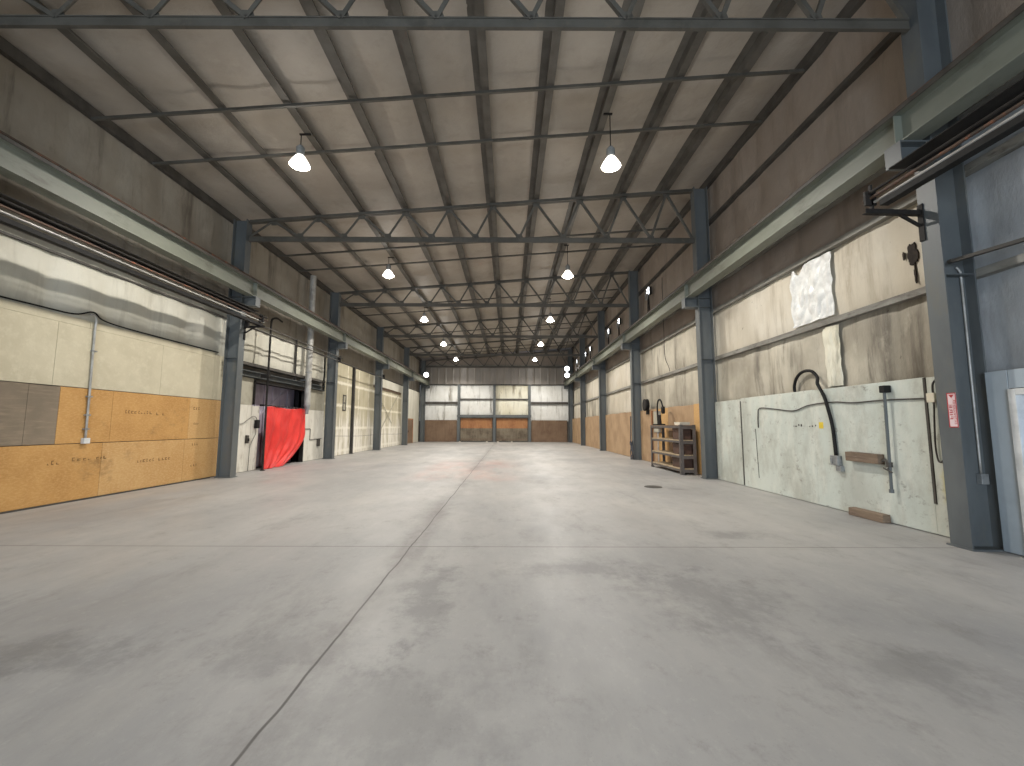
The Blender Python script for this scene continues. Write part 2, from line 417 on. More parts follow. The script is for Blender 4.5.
# ceiling: insulation blankets sagging between the purlins, a crease at each blanket end
PX = [5.19 - 1.436 * k for k in range(10)]           # purlin lines
XS = [6.50] + PX + [-9.10]
def ceil_fn(u, v):
    x = XLI - .1 + u * (XRI - XLI + .2); y = YFRONT + v * (YFAR - YFRONT)
    t_ = 1
    for a, b in zip(XS, XS[1:]):
        if b <= x <= a: t_ = (x - b) / (a - b); break
    q = (y + 100 * 3.785 - YC[2] - 1.1) % 3.785
    q = min(q, 3.785 - q)
    crease = .035 * math.exp(-(q / .09) ** 2) * (.4 + .6 * abs(noise.noise(Vector((x * .9, y * .05, 3)))) * 2)
    sag = .05 * math.sin(PI * t_)
    n_ = .03 * noise.noise(Vector((x * 1.2, y * .7, 0))) * math.sin(PI * t_)
    return (x, y, roofz(x) + .258 - sag - crease * min(1, 1.6 * math.sin(PI * t_)) + n_)
ce = MB(); ce.grid(ceil_fn, 110, 420)
ceil = struct(ce.build('ceiling', M['ceil'], smooth=True))
# outer cladding of the four walls, with their openings
OP = (15.35, 19.12, 3.14)            # opening in the left wall: y0, y1, top
wl = MB()
wl.box((XLI - .16, YFRONT, 0), (XLI - .04, OP[0], roofz(XLI) + .3))
wl.box((XLI - .16, OP[1], 0), (XLI - .04, YFAR, roofz(XLI) + .3))
wl.box((XLI - .16, OP[0], OP[2]), (XLI - .04, OP[1], roofz(XLI) + .3))
WL = struct(wl.build('wall_left', M['clad']))
DR = (4.45, 5.36, 2.03)              # door in the right wall
wr = MB()
wr.box((XRI + .04, YFRONT, 0), (XRI + .16, DR[0], roofz(XRI) + .3))
wr.box((XRI + .04, DR[1], 0), (XRI + .16, YFAR, roofz(XRI) + .3))
wr.box((XRI + .04, DR[0], DR[2]), (XRI + .16, DR[1], roofz(XRI) + .3))
WR = struct(wr.build('wall_right', M['clad']))
wb = MB(); wb.ext([(XLI - .16, 0), (XRI + .16, 0), (XRI + .16, roofz(XRI) + .3), (XLI - .16, roofz(XLI) + .3)], lambda x, z: (x, YFAR + .06, z), lambda x, z: (x, YFAR + .16, z))
WB = struct(wb.build('wall_back', M['clad']))
wf = MB(); XD = 3.1
wf.ext([(XLI - .16, 0), (XC - XD, 0), (XC - XD, 4.6), (XC + XD, 4.6), (XC + XD, 0), (XRI + .16, 0), (XRI + .16, roofz(XRI) + .3), (XLI - .16, roofz(XLI) + .3)],
       lambda x, z: (x, YFRONT - .1, z), lambda x, z: (x, YFRONT, z))
struct(wf.build('wall_front', M['ins_up']))

# insulation blankets: bulging between vertical seams
def blanket(wall, side, y0, y1, z0, z1, mat, depth=.055, seam=1.22, x0=None):
    xb = (XRI if side > 0 else XLI) if x0 is None else x0
    ny = max(6, int((y1 - y0) / .12)); nz = max(5, int((z1 - z0) / .16))
    def fn(u, v):
        y = y0 + u * (y1 - y0); z = z0 + v * (z1 - z0)
        f = ((y - y0) / seam) % 1
        b = depth * (abs(math.sin(PI * f)) ** .45) * (math.sin(PI * min(max(v, .0), 1)) ** .35 + .15)
        b += .02 * noise.noise(Vector((side * 3, y * 1.4, z * 1.1))) + .008 * noise.noise(Vector((side * 7, y * 5, z * 2.5)))
        return (xb - side * b, y, z)
    mb = MB(); mb.grid(fn, ny, nz)
    return mb.build('insulation_blanket', mat, wall, smooth=True)
G1, G2, G3, G4 = 3.74, 5.27, 6.13, 8.27     # girt heights on the right wall
for k in range(8):
    ya = (YC[k] if k < 8 else YFAR); yb = YC[k + 1] if k < 7 else YFAR
    if k == 0: ya = YFRONT
    if yb - ya < .5: continue
    near = (k <= 1)
    up_r = roofz(XRI) + .26; up_l = roofz(XLI) + .22
    lowr = M['ins_grey'] if near else (M['ins_r'] if k in (2, 4, 5) else M['ins_r_dirty'])
    blanket(WR, 1, ya, yb, 2.2, G1, M['ins_grey'] if near else (M['ins_r_dirty'] if k in (2, 3, 5) else M['ins_r']))
    blanket(WR, 1, ya, yb, G1, G2, lowr)
    blanket(WR, 1, ya, yb, G2, G3, M['ins_up'] if not near else M['ins_grey'])
    blanket(WR, 1, ya, yb, G3, G4, M['ins_up'])
    blanket(WR, 1, ya, yb, G4, up_r, M['ins_up'])
    if k <= 3:
        blanket(WL, -1, ya, yb, 3.72, 5.22, M['ins_l'], .06)
    blanket(WL, -1, ya, yb, 5.22 if k <= 3 else 4.98, up_l, M['ins_up_l'], .05)

# ------------------------------------------------------------------ steel: columns
def w_profile(xa, xb, yc, fw=FW, tf=.022, tw=.014):
    # wide-flange section between x = xa and xb, flanges facing the aisle and the wall
    return [(xa, yc-fw/2), (xa+tf, yc-fw/2), (xa+tf, yc-tw/2), (xb-tf, yc-tw/2), (xb-tf, yc-fw/2), (xb, yc-fw/2), (xb, yc+fw/2), (xb-tf, yc+fw/2), (xb-tf, yc+tw/2), (xa+tf, yc+tw/2), (xa+tf, yc+fw/2), (xa, yc+fw/2)]
def make_column(side, label):
    yc = YC[2]
    xa, xb = (XRF, XRF + .44) if side > 0 else (XLF - .44, XLF)
    xin = XRF if side > 0 else XLF
    t = thing('steel_column', ((xa + xb) / 2, yc, 0), label, 'column', 'steel columns along both walls')
    top = roofz((xa + xb) / 2) - .02
    mb = MB(); mb.ext(w_profile(xa, xb, yc), lambda x, y: (x, y, .02), lambda x, y: (x, y, top)); mb.build('shaft', M['steel'], t)
    mb = MB(); mb.box((xa - .03, yc - FW/2 - .03, 0), (xb + .03, yc + FW/2 + .03, .022)); mb.build('base_plate', M['steel'], t)
    # bracket carrying the crane beam: top plate, web gusset, end plate
    d = -side
    mb = MB()
    x0, x1 = sorted((xin, xin + d * .42))
    mb.box((x0, yc - .13, 5.69), (x1, yc + .13, 5.715))
    mb.box((x0, yc - .13, 5.40), (x1, yc + .13, 5.42))
    mb.box((x0, yc - .012, 5.42), (x1, yc + .012, 5.69))
    xe = xin + d * .42
    mb.box((min(xe, xe + d*.015), yc - .13, 5.40), (max(xe, xe + d*.015), yc + .13, 5.715))
    mb.build('crane_bracket', M['steel'], t)
    # stiffener plates between the flanges and a girt cleat
    mb = MB()
    for z in (5.40, 5.70, 3.72):
        mb.box((xa + .022, yc - FW/2 + .01, z), (xb - .022, yc - .007, z + .015))
        mb.box((xa + .022, yc + .007, z), (xb - .022, yc + FW/2 - .01, z + .015))
    mb.build_each('stiffener', M['steel'], t)
    return t
ordn = ['first', 'second', 'third', 'fourth', 'fifth', 'sixth']
lab_r = ['near grey steel column with a small red and white sign on it', 'grey steel column between the pale painted boards and the steel shelf', 'grey steel column with a tangle of dark cable at its foot',
         'fourth grey steel column down the right wall, beyond the cable tangle', 'fifth grey steel column down the right wall, last before the far corner', 'grey steel column in the far right corner of the hall']
lab_l = ['grey steel column on the left wall level with the camera side of the orange boards', 'grey steel column at the end of the orange boards beside the red curtain bay', 'grey steel column on the left wall just beyond the duct and red curtain',
         'grey steel column between the two whitewashed left wall bays', 'grey steel column on the left wall beside the small brown door bay', 'grey steel column in the far left corner of the hall']
for side, labs in ((1, lab_r), (-1, lab_l)):
    c0 = make_column(side, labs[0])
    for k in range(1, 6):
        yy = YC[2 + k] if k < 5 else YFAR - .42
        dup(c0, (c0.location.x, yy, 0), labs[k])

# ------------------------------------------------------------------ steel: roof trusses, purlins, bars
ZB0, ZB1 = 7.575, 7.745
def make_truss(label):
    yc = YC[2]
    t = thing('roof_truss', (XC, yc, ZB0), label, 'truss', 'roof trusses')
    # bottom chord: I-section
    hw, tf, tw = .03, .02, .03
    P = [(-hw, ZB0), (hw, ZB0), (hw, ZB0+tf), (tw/2, ZB0+tf), (tw/2, ZB1-tf), (hw, ZB1-tf), (hw, ZB1), (-hw, ZB1), (-hw, ZB1-tf), (-tw/2, ZB1-tf), (-tw/2, ZB0+tf), (-hw, ZB0+tf)]
    mb = MB(); mb.ext(P, lambda y, z: (XLF + .012, yc + y, z), lambda y, z: (XRF - .012, yc + y, z)); mb.build('bottom_chord', M['truss'], t)
    mb = MB()
    for s_ in (-1, 1):
        Q = [(s_*.012, -.13), (s_*.085, -.13), (s_*.085, -.115), (s_*.024, -.115), (s_*.024, -.012), (s_*.012, -.012)]
        mb.ext(Q, lambda y, z: (XLF + .012, yc + y, roofz(XLF) + z), lambda y, z: (XRF - .012, yc + y, roofz(XRF) + z))
    mb.build('top_chord', M['truss'], t)
    tops = sorted(x for x in PX if XLF < x < XRF)
    nodes = [(XLF + .06, ZB1)]
    for a, b in zip(tops, tops[1:]):
        nodes.append((a, roofz(a) - .12)); nodes.append(((a + b) / 2 + .16, ZB1 - .02))
    nodes.append((tops[-1], roofz(tops[-1]) - .12)); nodes.append((XRF - .06, ZB1))
    for i, (a, b) in enumerate(zip(nodes, nodes[1:])):
        if abs(a[1] - b[1]) < .05: continue
        mb = MB()
        mb.angle((a[0], yc, a[1]), (b[0], yc, b[1]), .07, .014, (0, 1, 0), 1 if i % 2 else -1)
        mb.build('diagonal', M['truss'], t)
    mb = MB()
    for (x, z) in nodes[1:-1]:
        low = z < ZB1
        zz = z + (.05 if low else -.03)
        mb.ext([(x-.13, zz-.06), (x+.13, zz-.06), (x+.08, zz+.09), (x-.08, zz+.09)] if low else [(x-.08, zz-.10), (x+.08, zz-.10), (x+.13, zz+.04), (x-.13, zz+.04)],
               lambda x_, z_: (x_, yc - .006, z_), lambda x_, z_: (x_, yc + .006, z_))
    g = mb.build('gusset_plate', M['truss'], t); g['kind'] = 'stuff'
    return t
t0 = make_truss('dark steel roof truss nearest the camera, cut by the top of the photo')
tl = ['dark steel roof truss just beyond the first pair of lamps', 'dark steel roof truss just beyond the second pair of lamps', 'dark steel roof truss just beyond the third pair of lamps', 'dark steel roof truss just beyond the fourth pair of lamps', 'dark steel roof truss against the far end wall above the dark sheeting']
for k in range(1, 6):
    yy = YC[2 + k] if k < 5 else YFAR - .42
    dup(t0, (XC, yy, ZB0), tl[k - 1])

pn = ['first', 'second', 'third', 'fourth', 'fifth', 'sixth', 'seventh', 'eighth', 'ninth', 'tenth']
def purlin_mesh(x, wd=.17, h=.215):
    z = roofz(x); mb = MB(); t_ = .012
    P = [(0, 0), (wd, 0), (wd, .03), (wd - t_, .03), (wd - t_, t_), (t_, t_), (t_, h - t_), (t_ - wd, h - t_), (t_ - wd, h), (0, h)]
    P = [(x + a - wd * .45, z + b) for a, b in P]
    mb.ext(P, lambda a, b: (a, YFRONT + .05, b), lambda a, b: (a, YFAR - .02, b))
    return mb
for k, x in enumerate(PX):
    tag(purlin_mesh(x).build('roof_purlin', M['purlin'], loc=(x, 20, roofz(x))), pn[k] + ' dark roof purlin counted from the right wall, running the length of the hall', 'purlin', 'roof purlins')
for x, nm in ((6.48, 'right'), (-9.08, 'left')):
    mb = MB(); z = roofz(x)
    d = 1 if x > 0 else -1
    P = [(0, -.02), (d*.12, -.02), (d*.12, .0), (d*.02, .0), (d*.02, .2), (d*.12, .2), (d*.12, .22), (0, .22)]
    mb.ext([(x - d*.0 + a, z + b) for a, b in P], lambda a, b: (a, YFRONT + .05, b), lambda a, b: (a, YFAR - .02, b))
    tag(mb.build('eave_strut', M['girt_dark'], loc=(x, 20, z)), 'dark steel eave strut along the top of the ' + nm + ' wall', 'strut')
bn = ['first', 'second', 'third', 'fourth', 'fifth']
for k in range(5):
    for j, dy in enumerate((2.82, 4.42)):
        y = YC[2 + k] + dy
        mb = MB(); z0_ = -.01
        mb.angle((XLI + .14, y, roofz(XLI + .14) - .050), (XRI - .14, y, roofz(XRI - .14) - .050), .06, .01, (0, 1, 0))
        tag(mb.build('roof_bridging_bar', M['truss'], loc=(XC, y, roofz(XC))), ('nearer' if j == 0 else 'farther') + ' thin bar crossing under the purlins in the ' + bn[k] + ' roof bay from the camera', 'bar', 'thin bridging bars under the roof')

# ------------------------------------------------------------------ wall girts
def girt(side, z, mat, label, h=.10, y0=None, y1=None, face=.0):
    y0 = YFRONT + .05 if y0 is None else y0; y1 = YFAR - .05 if y1 is None else y1
    xo = (XRI - .005) if side > 0 else (XLI + .005)
    xi = (XRF + .445 - face) if side > 0 else (XLF - .445 + face)
    d = 1 if xo > xi else -1
    t_ = .012
    # channel: face towards the hall, lips back to the wall
    P = [(xi, z - h), (xo, z - h), (xo, z - h + t_), (xi + d*t_, z - h + t_), (xi + d*t_, z + h - t_), (xo, z + h - t_), (xo, z + h), (xi, z + h)]
    mb = MB(); mb.ext(P, lambda x, zz: (x, y0, zz), lambda x, zz: (x, y1, zz))
    return tag(mb.build('wall_girt', mat, loc=((xi + xo) / 2, 20, z)), label, 'girt')
girt(1, G1, M['girt'], 'grey steel girt on the right wall, lowest, just above the boarding', .055)
girt(1, G2, M['girt'], 'pale lit steel girt on the right wall along the top of the cream insulation', .055)
girt(1, G3, M['girt'], 'steel girt on the right wall behind the crane beam', .05)
girt(1, G4, M['girt_dark'], 'dark steel girt high on the right wall above the crane beam', .05)
girt(-1, 5.06, M['girt_dark'], 'dark steel girt on the left wall below the conductor bars', .022, None, None, -.17)
girt(-1, 3.72, M['girt_dark'], 'dark steel girt on the left wall above the door opening', .05, YC[3] + .2, YC[4] - .2)

# ------------------------------------------------------------------ crane runway beams and rails
def crane_beam(side):
    xc = 5.80 if side > 0 else -8.28
    nm = 'right' if side > 0 else 'left'
    y0, y1 = YFRONT + .3, YFAR - .15
    t = thing('crane_runway_beam', (xc, 20, 5.715), 'long grey green crane runway beam on brackets along the ' + nm + ' wall', 'beam', None)
    hw = .14; tw = .012; tf = .022; zb = 5.716; zt = 6.205
    P = [(-hw, zb), (hw, zb), (hw, zb+tf), (tw, zb+tf), (tw, zt-tf), (hw, zt-tf), (hw, zt), (-hw, zt), (-hw, zt-tf), (-tw, zt-tf), (-tw, zb+tf), (-hw, zb+tf)]
    mb = MB(); mb.ext([(xc + a, b) for a, b in P], lambda x, z: (x, y0, z), lambda x, z: (x, y1, z)); mb.build('beam', M['crane'], t)
    # channel cap
    c = .17
    P = [(-c, zt - .05), (-c + .012, zt - .05), (-c + .012, zt + .001), (c - .012, zt + .001), (c - .012, zt - .05), (c, zt - .05), (c, zt + .018), (-c, zt + .018)]
    mb = MB(); mb.ext([(xc + a, b) for a, b in P], lambda x, z: (x, y0, z), lambda x, z: (x, y1, z)); mb.build('channel_cap', M['girt_dark'], t)
    # crane rail: foot, web, head
    zr = zt + .018
    P = [(-.055, zr), (.055, zr), (.05, zr+.02), (.012, zr+.03), (.012, zr+.08), (.034, zr+.09), (.034, zr+.125), (-.034, zr+.125), (-.034, zr+.09), (-.012, zr+.08), (-.012, zr+.03), (-.05, zr+.02)]
    mb = MB(); mb.ext([(xc + a, b) for a, b in P], lambda x, z: (x, y0, z), lambda x, z: (x, y1, z)); mb.build('crane_rail', M['rust'], t)
    mb = MB()
    for k in range(1, 8):                                      # stops: stiffeners at the brackets
        yy = YC[k] if k < 7 else YFAR - .42
        mb.box((xc - hw + .01, yy - .007, zb + tf), (xc - tw, yy + .007, zt - tf)); mb.box((xc + tw, yy - .007, zb + tf), (xc + hw - .01, yy + .007, zt - tf))
    mb.build_each('web_stiffener', M['crane'], t)
    mb = MB()
    for k in range(1, 7):                                      # tie-back angles from the cap to the columns
        xi = XRF if side > 0 else XLF
        mb.angle((xc + side * .16, YC[k] + .05, zt - .02), (xi + side*.0 - side * .004, YC[k] + .05, zt - .02), .06, .01, (0, 0, 1))
    mb.build_each('tie_back', M['dark'], t)
    return t
crane_beam(1); crane_beam(-1)

def conductor(side):
    """bare conductor bars for the crane on cantilever arms, inboard of and below the beam"""
    if side > 0: x, y0, y1, zt, nm = 5.33, YFRONT + .4, 6.12, 5.16, 'right'
    else: x, y0, y1, zt, nm = -8.02, YFRONT + .4, 13.95, 5.19, 'left'
    t = thing('conductor_rail', (x, y0, zt), 'bundle of dark conductor bars and pipes below the ' + nm + ' crane beam', 'conductor bars')
    d = side
    mb = MB()
    mb.ext([(x + .24*d, zt - .05), (x + .24*d, zt + .03), (x - .05*d, zt + .03), (x - .05*d, zt + .018), (x + .228*d, zt + .018), (x + .228*d, zt - .05)], lambda a, b: (a, y0, b), lambda a, b: (a, y1 - .5 if side > 0 else y1 - .6, b))
    DZ = (-.13, -.20, -.27) if side > 0 else (-.06, -.15, -.23)
    mb.build('cover_channel', M['dark'], t)
    for i, (dx, dz, r, mt, dl) in enumerate(((.02, DZ[0], .022, 'dark', .1), (.0, DZ[1], .022, 'rust', .0), (-.03, DZ[2], .020, 'pipe', .15))):
        mb = MB(); mb.tube([(x - dx*d, y0, zt + dz), (x - dx*d, (y0 + y1)/2, zt + dz), (x - dx*d, y1 - dl, zt + dz)], r, 10); mb.build('conductor_bar', M[mt], t, smooth=False)
    xa_, xb_ = sorted((x + .01 * d, x + .13 * d)); mb = MB(); mb.box((xa_, y0, zt - .38), (xb_, y1 - .25, zt - .30)); mb.build('insulator_channel', M['black'], t)
    ks = [1, 2] if side > 0 else [1, 2, 3]
    xi = (XRF if side > 0 else XLF)
    for k in ks:
        yy = YC[k] + .12
        mb = MB()
        mb.angle((xi, yy, zt - .42), (x - .10 * d, yy, zt - .40), .07, .012, (0, 0, 1))
        mb.bar((xi - .005*d, yy, zt - .62), (xi - .30*d, yy, zt - .44), .035, .035)
        mb.box((min(xi, xi - .02*d), yy - .06, zt - .85), (max(xi, xi - .02*d), yy + .02, zt - .3))
        mb.build('support_arm', M['dark'], t)
        mb = MB()
        for dz in DZ: mb.box((x - .08, yy - .02, zt + dz - .035), (x + .08, yy + .02, zt + dz + .035))
        mb.box((x + .02*d - .015, yy - .02, zt - .40), (x + .02*d + .015, yy + .02, zt + .01))
        mb.build_each('bar_clamp', M['dark'], t)
    return t
conductor(1); conductor(-1)

# pipes that carry on along the left wall past the conductor bars
pt = thing('steel_conduit', (-8.62, 13.9, 4.85), 'pair of thin dark pipes under the left crane beam above the red curtain', 'pipe')
mb = MB()
mb.tube([(-8.42, 13.7, 4.98), (-8.42, 21.4, 4.98)], .022, 8); mb.build('pipe', M['girt_dark'], pt)
mb = MB(); mb.tube([(-8.46, 13.75, 4.80), (-8.46, 28.9, 4.80)], .022, 8); mb.build('pipe', M['girt_dark'], pt)
mb = MB()
for yy in (YC[3] + .1, YC[4] + .1, YC[5] + .1): mb.box((-8.53, yy - .03, 4.74), (-8.40, yy + .03, 5.04))
mb.build_each('pipe_bracket', M['dark'], pt)

# ------------------------------------------------------------------ high bay lamps
def make_lamp(x, y, xp, label):
    zl = 7.80; zt = roofz(xp)
    t = thing('high_bay_lamp', (x, y, zl), label, 'lamp', 'high bay lamps under the roof')
    mb = MB(); mb.tube([(x, y, zl + .50), (x, y, zt - .03)], .012, 8); mb.build('hanger_rod', M['dark'], t)
    mb = MB(); mb.box((min(x, xp) - .04, y - .02, zt - .035), (max(x, xp) + .06, y + .02, zt - .001)); mb.build('hanger_bracket', M['dark'], t)
    mb = MB(); mb.lathe([(0, .50), (.05, .50), (.05, .46), (.085, .46), (.10, .44), (.10, .26), (.085, .24), (.0, .24)], (x, y, zl), n=20); mb.build('ballast_housing', M['zinc'], t, smooth=False)
    # pressed prismatic bell: it glows all over
    mb = MB(); mb.lathe([(.08, .245), (.12, .20), (.19, .09), (.235, .0), (.225, .0), (.18, .09), (.11, .19), (.075, .235)], (x, y, zl), n=28); rf = mb.build('prismatic_reflector', M['bell'], t, smooth=True)
    mb = MB(); mb.lathe([(.0, -.085), (.07, -.078), (.14, -.05), (.19, -.014), (.215, .012), (.21, .02), (.0, .02)], (x, y, zl), n=28); mb.build('lens', M['lens'], rf, smooth=True)
    return t
LX = ((-5.03, PX[7]), (2.43, PX[2]))
rows = ['first', 'second', 'third', 'fourth', 'fifth']
for k in range(-1, 5):
    for j, (x, xp) in enumerate(LX):
        y = YC[2] + BAY / 2 + BAY * k
        if k >= 0: lab = 'glowing round lamp in the ' + ('left' if j == 0 else 'right') + ' row under the roof, ' + rows[k] + ' from the camera'
        else: lab = 'round lamp overhead beside the camera, in the ' + ('left' if j == 0 else 'right') + ' row'
        make_lamp(x, y, xp, lab)
        sl = bpy.data.lights.new('lamp_light', 'SPOT'); sl.energy = LAMP_POWER * (1 if k >= 0 else .12); sl.color = LAMP_COL; sl.spot_size = math.radians(156); sl.spot_blend = .5; sl.shadow_soft_size = .11
        so = bpy.data.objects.new('lamp_light', sl); so.location = (x, y, 7.48); col.objects.link(so)
        pl = bpy.data.lights.new('lamp_glow', 'POINT'); pl.energy = GLOW_POWER * (1 if k >= 0 else .12); pl.color = LAMP_COL; pl.shadow_soft_size = .1
        po = bpy.data.objects.new('lamp_glow', pl); po.location = (x, y, 7.56); col.objects.link(po)

# ------------------------------------------------------------------ right wall, first bay: painted boards and fittings
def boards(name, side, segs, mat, label, cat='boarding', th=.03, gap=.006, face=None, part='plywood_sheet'):
    """a run of wall boards: segs = (y0, y1, z0, z1[, material]) each a sheet of its own"""
    xf = (XRW if side > 0 else XLW) if face is None else face
    x0, x1 = sorted((xf, xf + side * th))
    ys = [s[0] for s in segs]
    t = thing(name, ((x0 + x1) / 2, sum(ys) / len(ys), 0), label, cat)
    for s in segs:
        mb = MB(); mb.box((x0, s[0] + gap/2, s[2]), (x1, s[1] - gap/2, s[3] - gap/2))
        mb.build(part, s[4] if len(s) > 4 else mat, t, bevel=.004)
    return t
ya, yb = YC[2] + FW/2 + .035, YC[3] - FW/2 - .035
boards('painted_wainscot', 1, [(ya - 0, 6.56, .012, 2.36), (6.56, 9.0, .012, 2.37), (9.0, 11.80, .012, 2.38), (11.80, yb, .012, 2.36)], M['pale_board'], 'pale grey green painted wall boards with black hose and switch boxes on them', 'wall boards', gap=.0012)
y0n = YC[1] + FW/2 + .035
boards('painted_wainscot', 1, [(y0n, 2.6, .012, 2.34), (2.6, 4.36, .012, 2.34), (4.36, 5.45, 2.10, 2.34), (5.45, ya - FW - .075, .012, 2.34)], M['blue_board'], 'blue grey painted wall boards around the door beside the near column', 'wall boards')

def on_r(name, label, cat, y, z, group=None): return thing(name, (XRW, y, z), label, cat, group)
# dark joint battens
for (y, z0, z1, lab) in ((11.81, .03, 2.30, 'thin dark batten on the pale boards close to the second column'), (6.545, .46, 2.36, 'thin dark batten on the pale boards next to the near column')):
    mb = MB(); mb.ext([(XRW - .014, y - .018), (XRW - .004, y - .024), (XRW - .0005, y - .024), (XRW - .0005, y + .024), (XRW - .004, y + .024), (XRW - .014, y + .018)], lambda a, b: (a, b, z0), lambda a, b: (a, b, z1))
    tag(mb.build('joint_batten', M['girt_dark'], loc=(XRW, y, z0)), lab, 'batten')
mb = MB(); mb.tube([(XRW - .006, 11.15, 1.55), (XRW - .006, 11.13, 1.0), (XRW - .006, 11.10, .30)], .006, 6)  # thin dark line standing for a crack in the boards
tag(mb.build('thin_crack', M['girt_dark'], loc=(XRW, 11.1, .3)), 'short thin crack running straight down the pale boards', 'crack')

# black hose looping over the top of the boards down to a disconnect box
xh = XRW - .035
t = on_r('disconnect_switch', 'grey switch box fed by a looping black hose', 'switch box', 8.41, .92)
mb = MB(); mb.box((XRW - .09, 8.31, .86), (XRW, 8.51, 1.05)); mb.build('box', M['zinc'], t, bevel=.01)
mb = MB(); mb.box((XRW - .07, 8.27, .76), (XRW, 8.39, .858)); mb.build('lower_box', M['zinc'], t)
mb = MB(); mb.tube([(XRW - .09, 8.45, .90), (XRW - .115, 8.45, .93), (XRW - .115, 8.45, 1.0)], .01, 8); mb.build('switch_handle', M['zinc'], t)
pts = []
for i in range(30):
    a = i / 29
    ang = -.35 * PI + a * 1.35 * PI                       # loop: starts behind the boards at the left, over the top
    pts.append((XRI - .13 - .10 * a, 9.22 + .50 * math.cos(PI - (ang + 0)) * -1 if False else 9.25 + .46 * math.cos(ang + .35 * PI - .12 * PI + .0) * 1.0, 2.42 + .42 * math.sin(max(0, min(PI, ang + .35 * PI - .12 * PI)))))
pts = [(XRI - .10, 9.70, 2.30), (XRI - .12, 9.72, 2.48), (XRI - .13, 9.64, 2.66), (XRI - .14, 9.48, 2.78), (XRI - .15, 9.28, 2.82), (XRI - .17, 9.05, 2.78), (XRI - .19, 8.88, 2.64), (XRI - .27, 8.78, 2.50), (xh - .02, 8.70, 2.40), (xh - .03, 8.57, 2.20), (xh - .03, 8.49, 1.95), (xh - .005, 8.44, 1.60), (xh, 8.41, 1.05)]
def smooth_path(P, n=6):
    P = [Vector(p) for p in P]; out = []
    for i in range(len(P) - 1):
        p0, p1, p2, p3 = P[max(i-1, 0)], P[i], P[i+1], P[min(i+2, len(P)-1)]
        for k in range(n):
            u = k / n
            out.append(.5 * ((2*p1) + (p2-p0)*u + (2*p0-5*p1+4*p2-p3)*u*u + (3*p1-p0-3*p2+p3)*u**3))
    out.append(P[-1]); return out
mb = MB(); mb.tube(smooth_path(pts), .032, 10); mb.build('flexible_hose', M['black'], t, smooth=True)

# thin cable swagging along the boards to the junction box by the near column
t = on_r('junction_box', 'pale junction box with a looped cable beside the near column', 'junction box', 6.42, 2.04)
mb = MB(); mb.box((XRW - .06, 6.36, 1.98), (XRW, 6.47, 2.11)); mb.box((XRW - .066, 6.355, 1.975), (XRW - .06, 6.475, 2.115)); mb.build('box', M['paper'], t, bevel=.006)
mb = MB(); mb.tube(smooth_path([(XRW - .03, 6.40, 1.98), (XRW - .04, 6.41, 1.7), (XRW - .03, 6.44, 1.35), (XRW - .03, 6.42, 1.12), (XRW - .03, 6.36, 1.10), (XRW - .03, 6.30, 1.25), (XRW - .03, 6.30, 1.6), (XRW - .03, 6.34, 1.98)]), .012, 8)
mb.tube(smooth_path([(XRW - .03, 6.40, 2.10), (XRW - .04, 6.38, 2.25), (XRW - .04, 6.28, 2.34), (XRW - .02, 6.18, 2.36)]), .014, 8)
mb.build('cable_loop', M['girt_dark'], t, smooth=True)
mb = MB(); mb.tube(smooth_path([(XRW - .018, 11.0, 1.58), (XRW - .02, 10.98, 1.9), (XRW - .02, 10.88, 2.07), (XRW - .02, 10.3, 2.03), (XRW - .02, 9.6, 1.96), (XRW - .02, 9.1, 2.06), (XRW - .02, 8.4, 2.09), (XRW - .02, 7.9, 2.05), (XRW - .02, 7.3, 2.06), (XRW - .02, 6.47, 2.04)]), .012, 8)
tag(mb.build('wall_cable', M['girt_dark'], smooth=True, loc=(XRW, 9, 2)), 'long thin cable strung across the pale painted boards', 'cable')

# vertical pipe with a valve
t = on_r('standpipe', 'dark vertical pipe with a valve right of the timber beam', 'pipe', 7.2, .5)
mb = MB(); mb.tube([(XRW - .075, 7.18, 2.20), (XRW - .075, 7.20, .56)], .024, 10); mb.lathe([(.0, -.03), (.035, -.03), (.035, .03), (0, .03)], (XRW - .075, 7.20, .55), n=10); mb.build('riser', M['steel'], t)
mb = MB(); mb.box((XRW - .115, 7.13, 2.18), (XRW + .004, 7.24, 2.30)); mb.build('wall_bracket', M['black'], t, bevel=.01)
mb = MB(); mb.tube([(XRW - .075, 7.33, 1.03), (XRW - .085, 7.27, 1.06), (XRW - .075, 7.20, 1.02)], .02, 8); mb.lathe([(0, -.04), (.045, -.04), (.045, .04), (0, .04)], (XRW - .075, 7.20, .98), n=10)
mb.tube([(XRW - .125, 7.26, .92), (XRW - .125, 7.10, .86)], .012, 8); mb.tube([(XRW - .075, 7.2, .94), (XRW - .125, 7.2, .89)], .012, 8); mb.build('valve', M['girt_dark'], t)
# timber beam fixed to the wall, and the curb on the floor
mb = MB(); mb.ext([(0, .0), (.12, .005), (.125, .17), (.005, .175)], lambda a, b: (XRW + .004 - a, 7.37, .965 + b), lambda a, b: (XRW + .004 - a, 8.08, .975 + b))
tag(mb.build('timber_block', M['block'], bevel=.008, loc=(XRW, 7.7, 1.0)), 'weathered timber beam fixed across the pale boards at waist height', 'timber')
mb = MB(); mb.ext([(0, 0), (.15, 0), (.145, .135), (.01, .14)], lambda a, b: (XRW - .003 - a, 7.33, b), lambda a, b: (XRW - .003 - a, 8.06, b))
tag(mb.build('timber_curb', M['block'], bevel=.01, loc=(XRW, 7.7, 0)), 'weathered timber curb lying on the floor against the pale boards', 'timber')
t = on_r('yellow_tag', 'small yellow tag with scribbles on the pale boards', 'tag', 8.83, 1.62)
mb = MB(); mb.box((XRW - .004, 8.74, 1.57), (XRW, 8.86, 1.70)); mb.build('tag_plate', M['yellow'], t)
mb = MB()
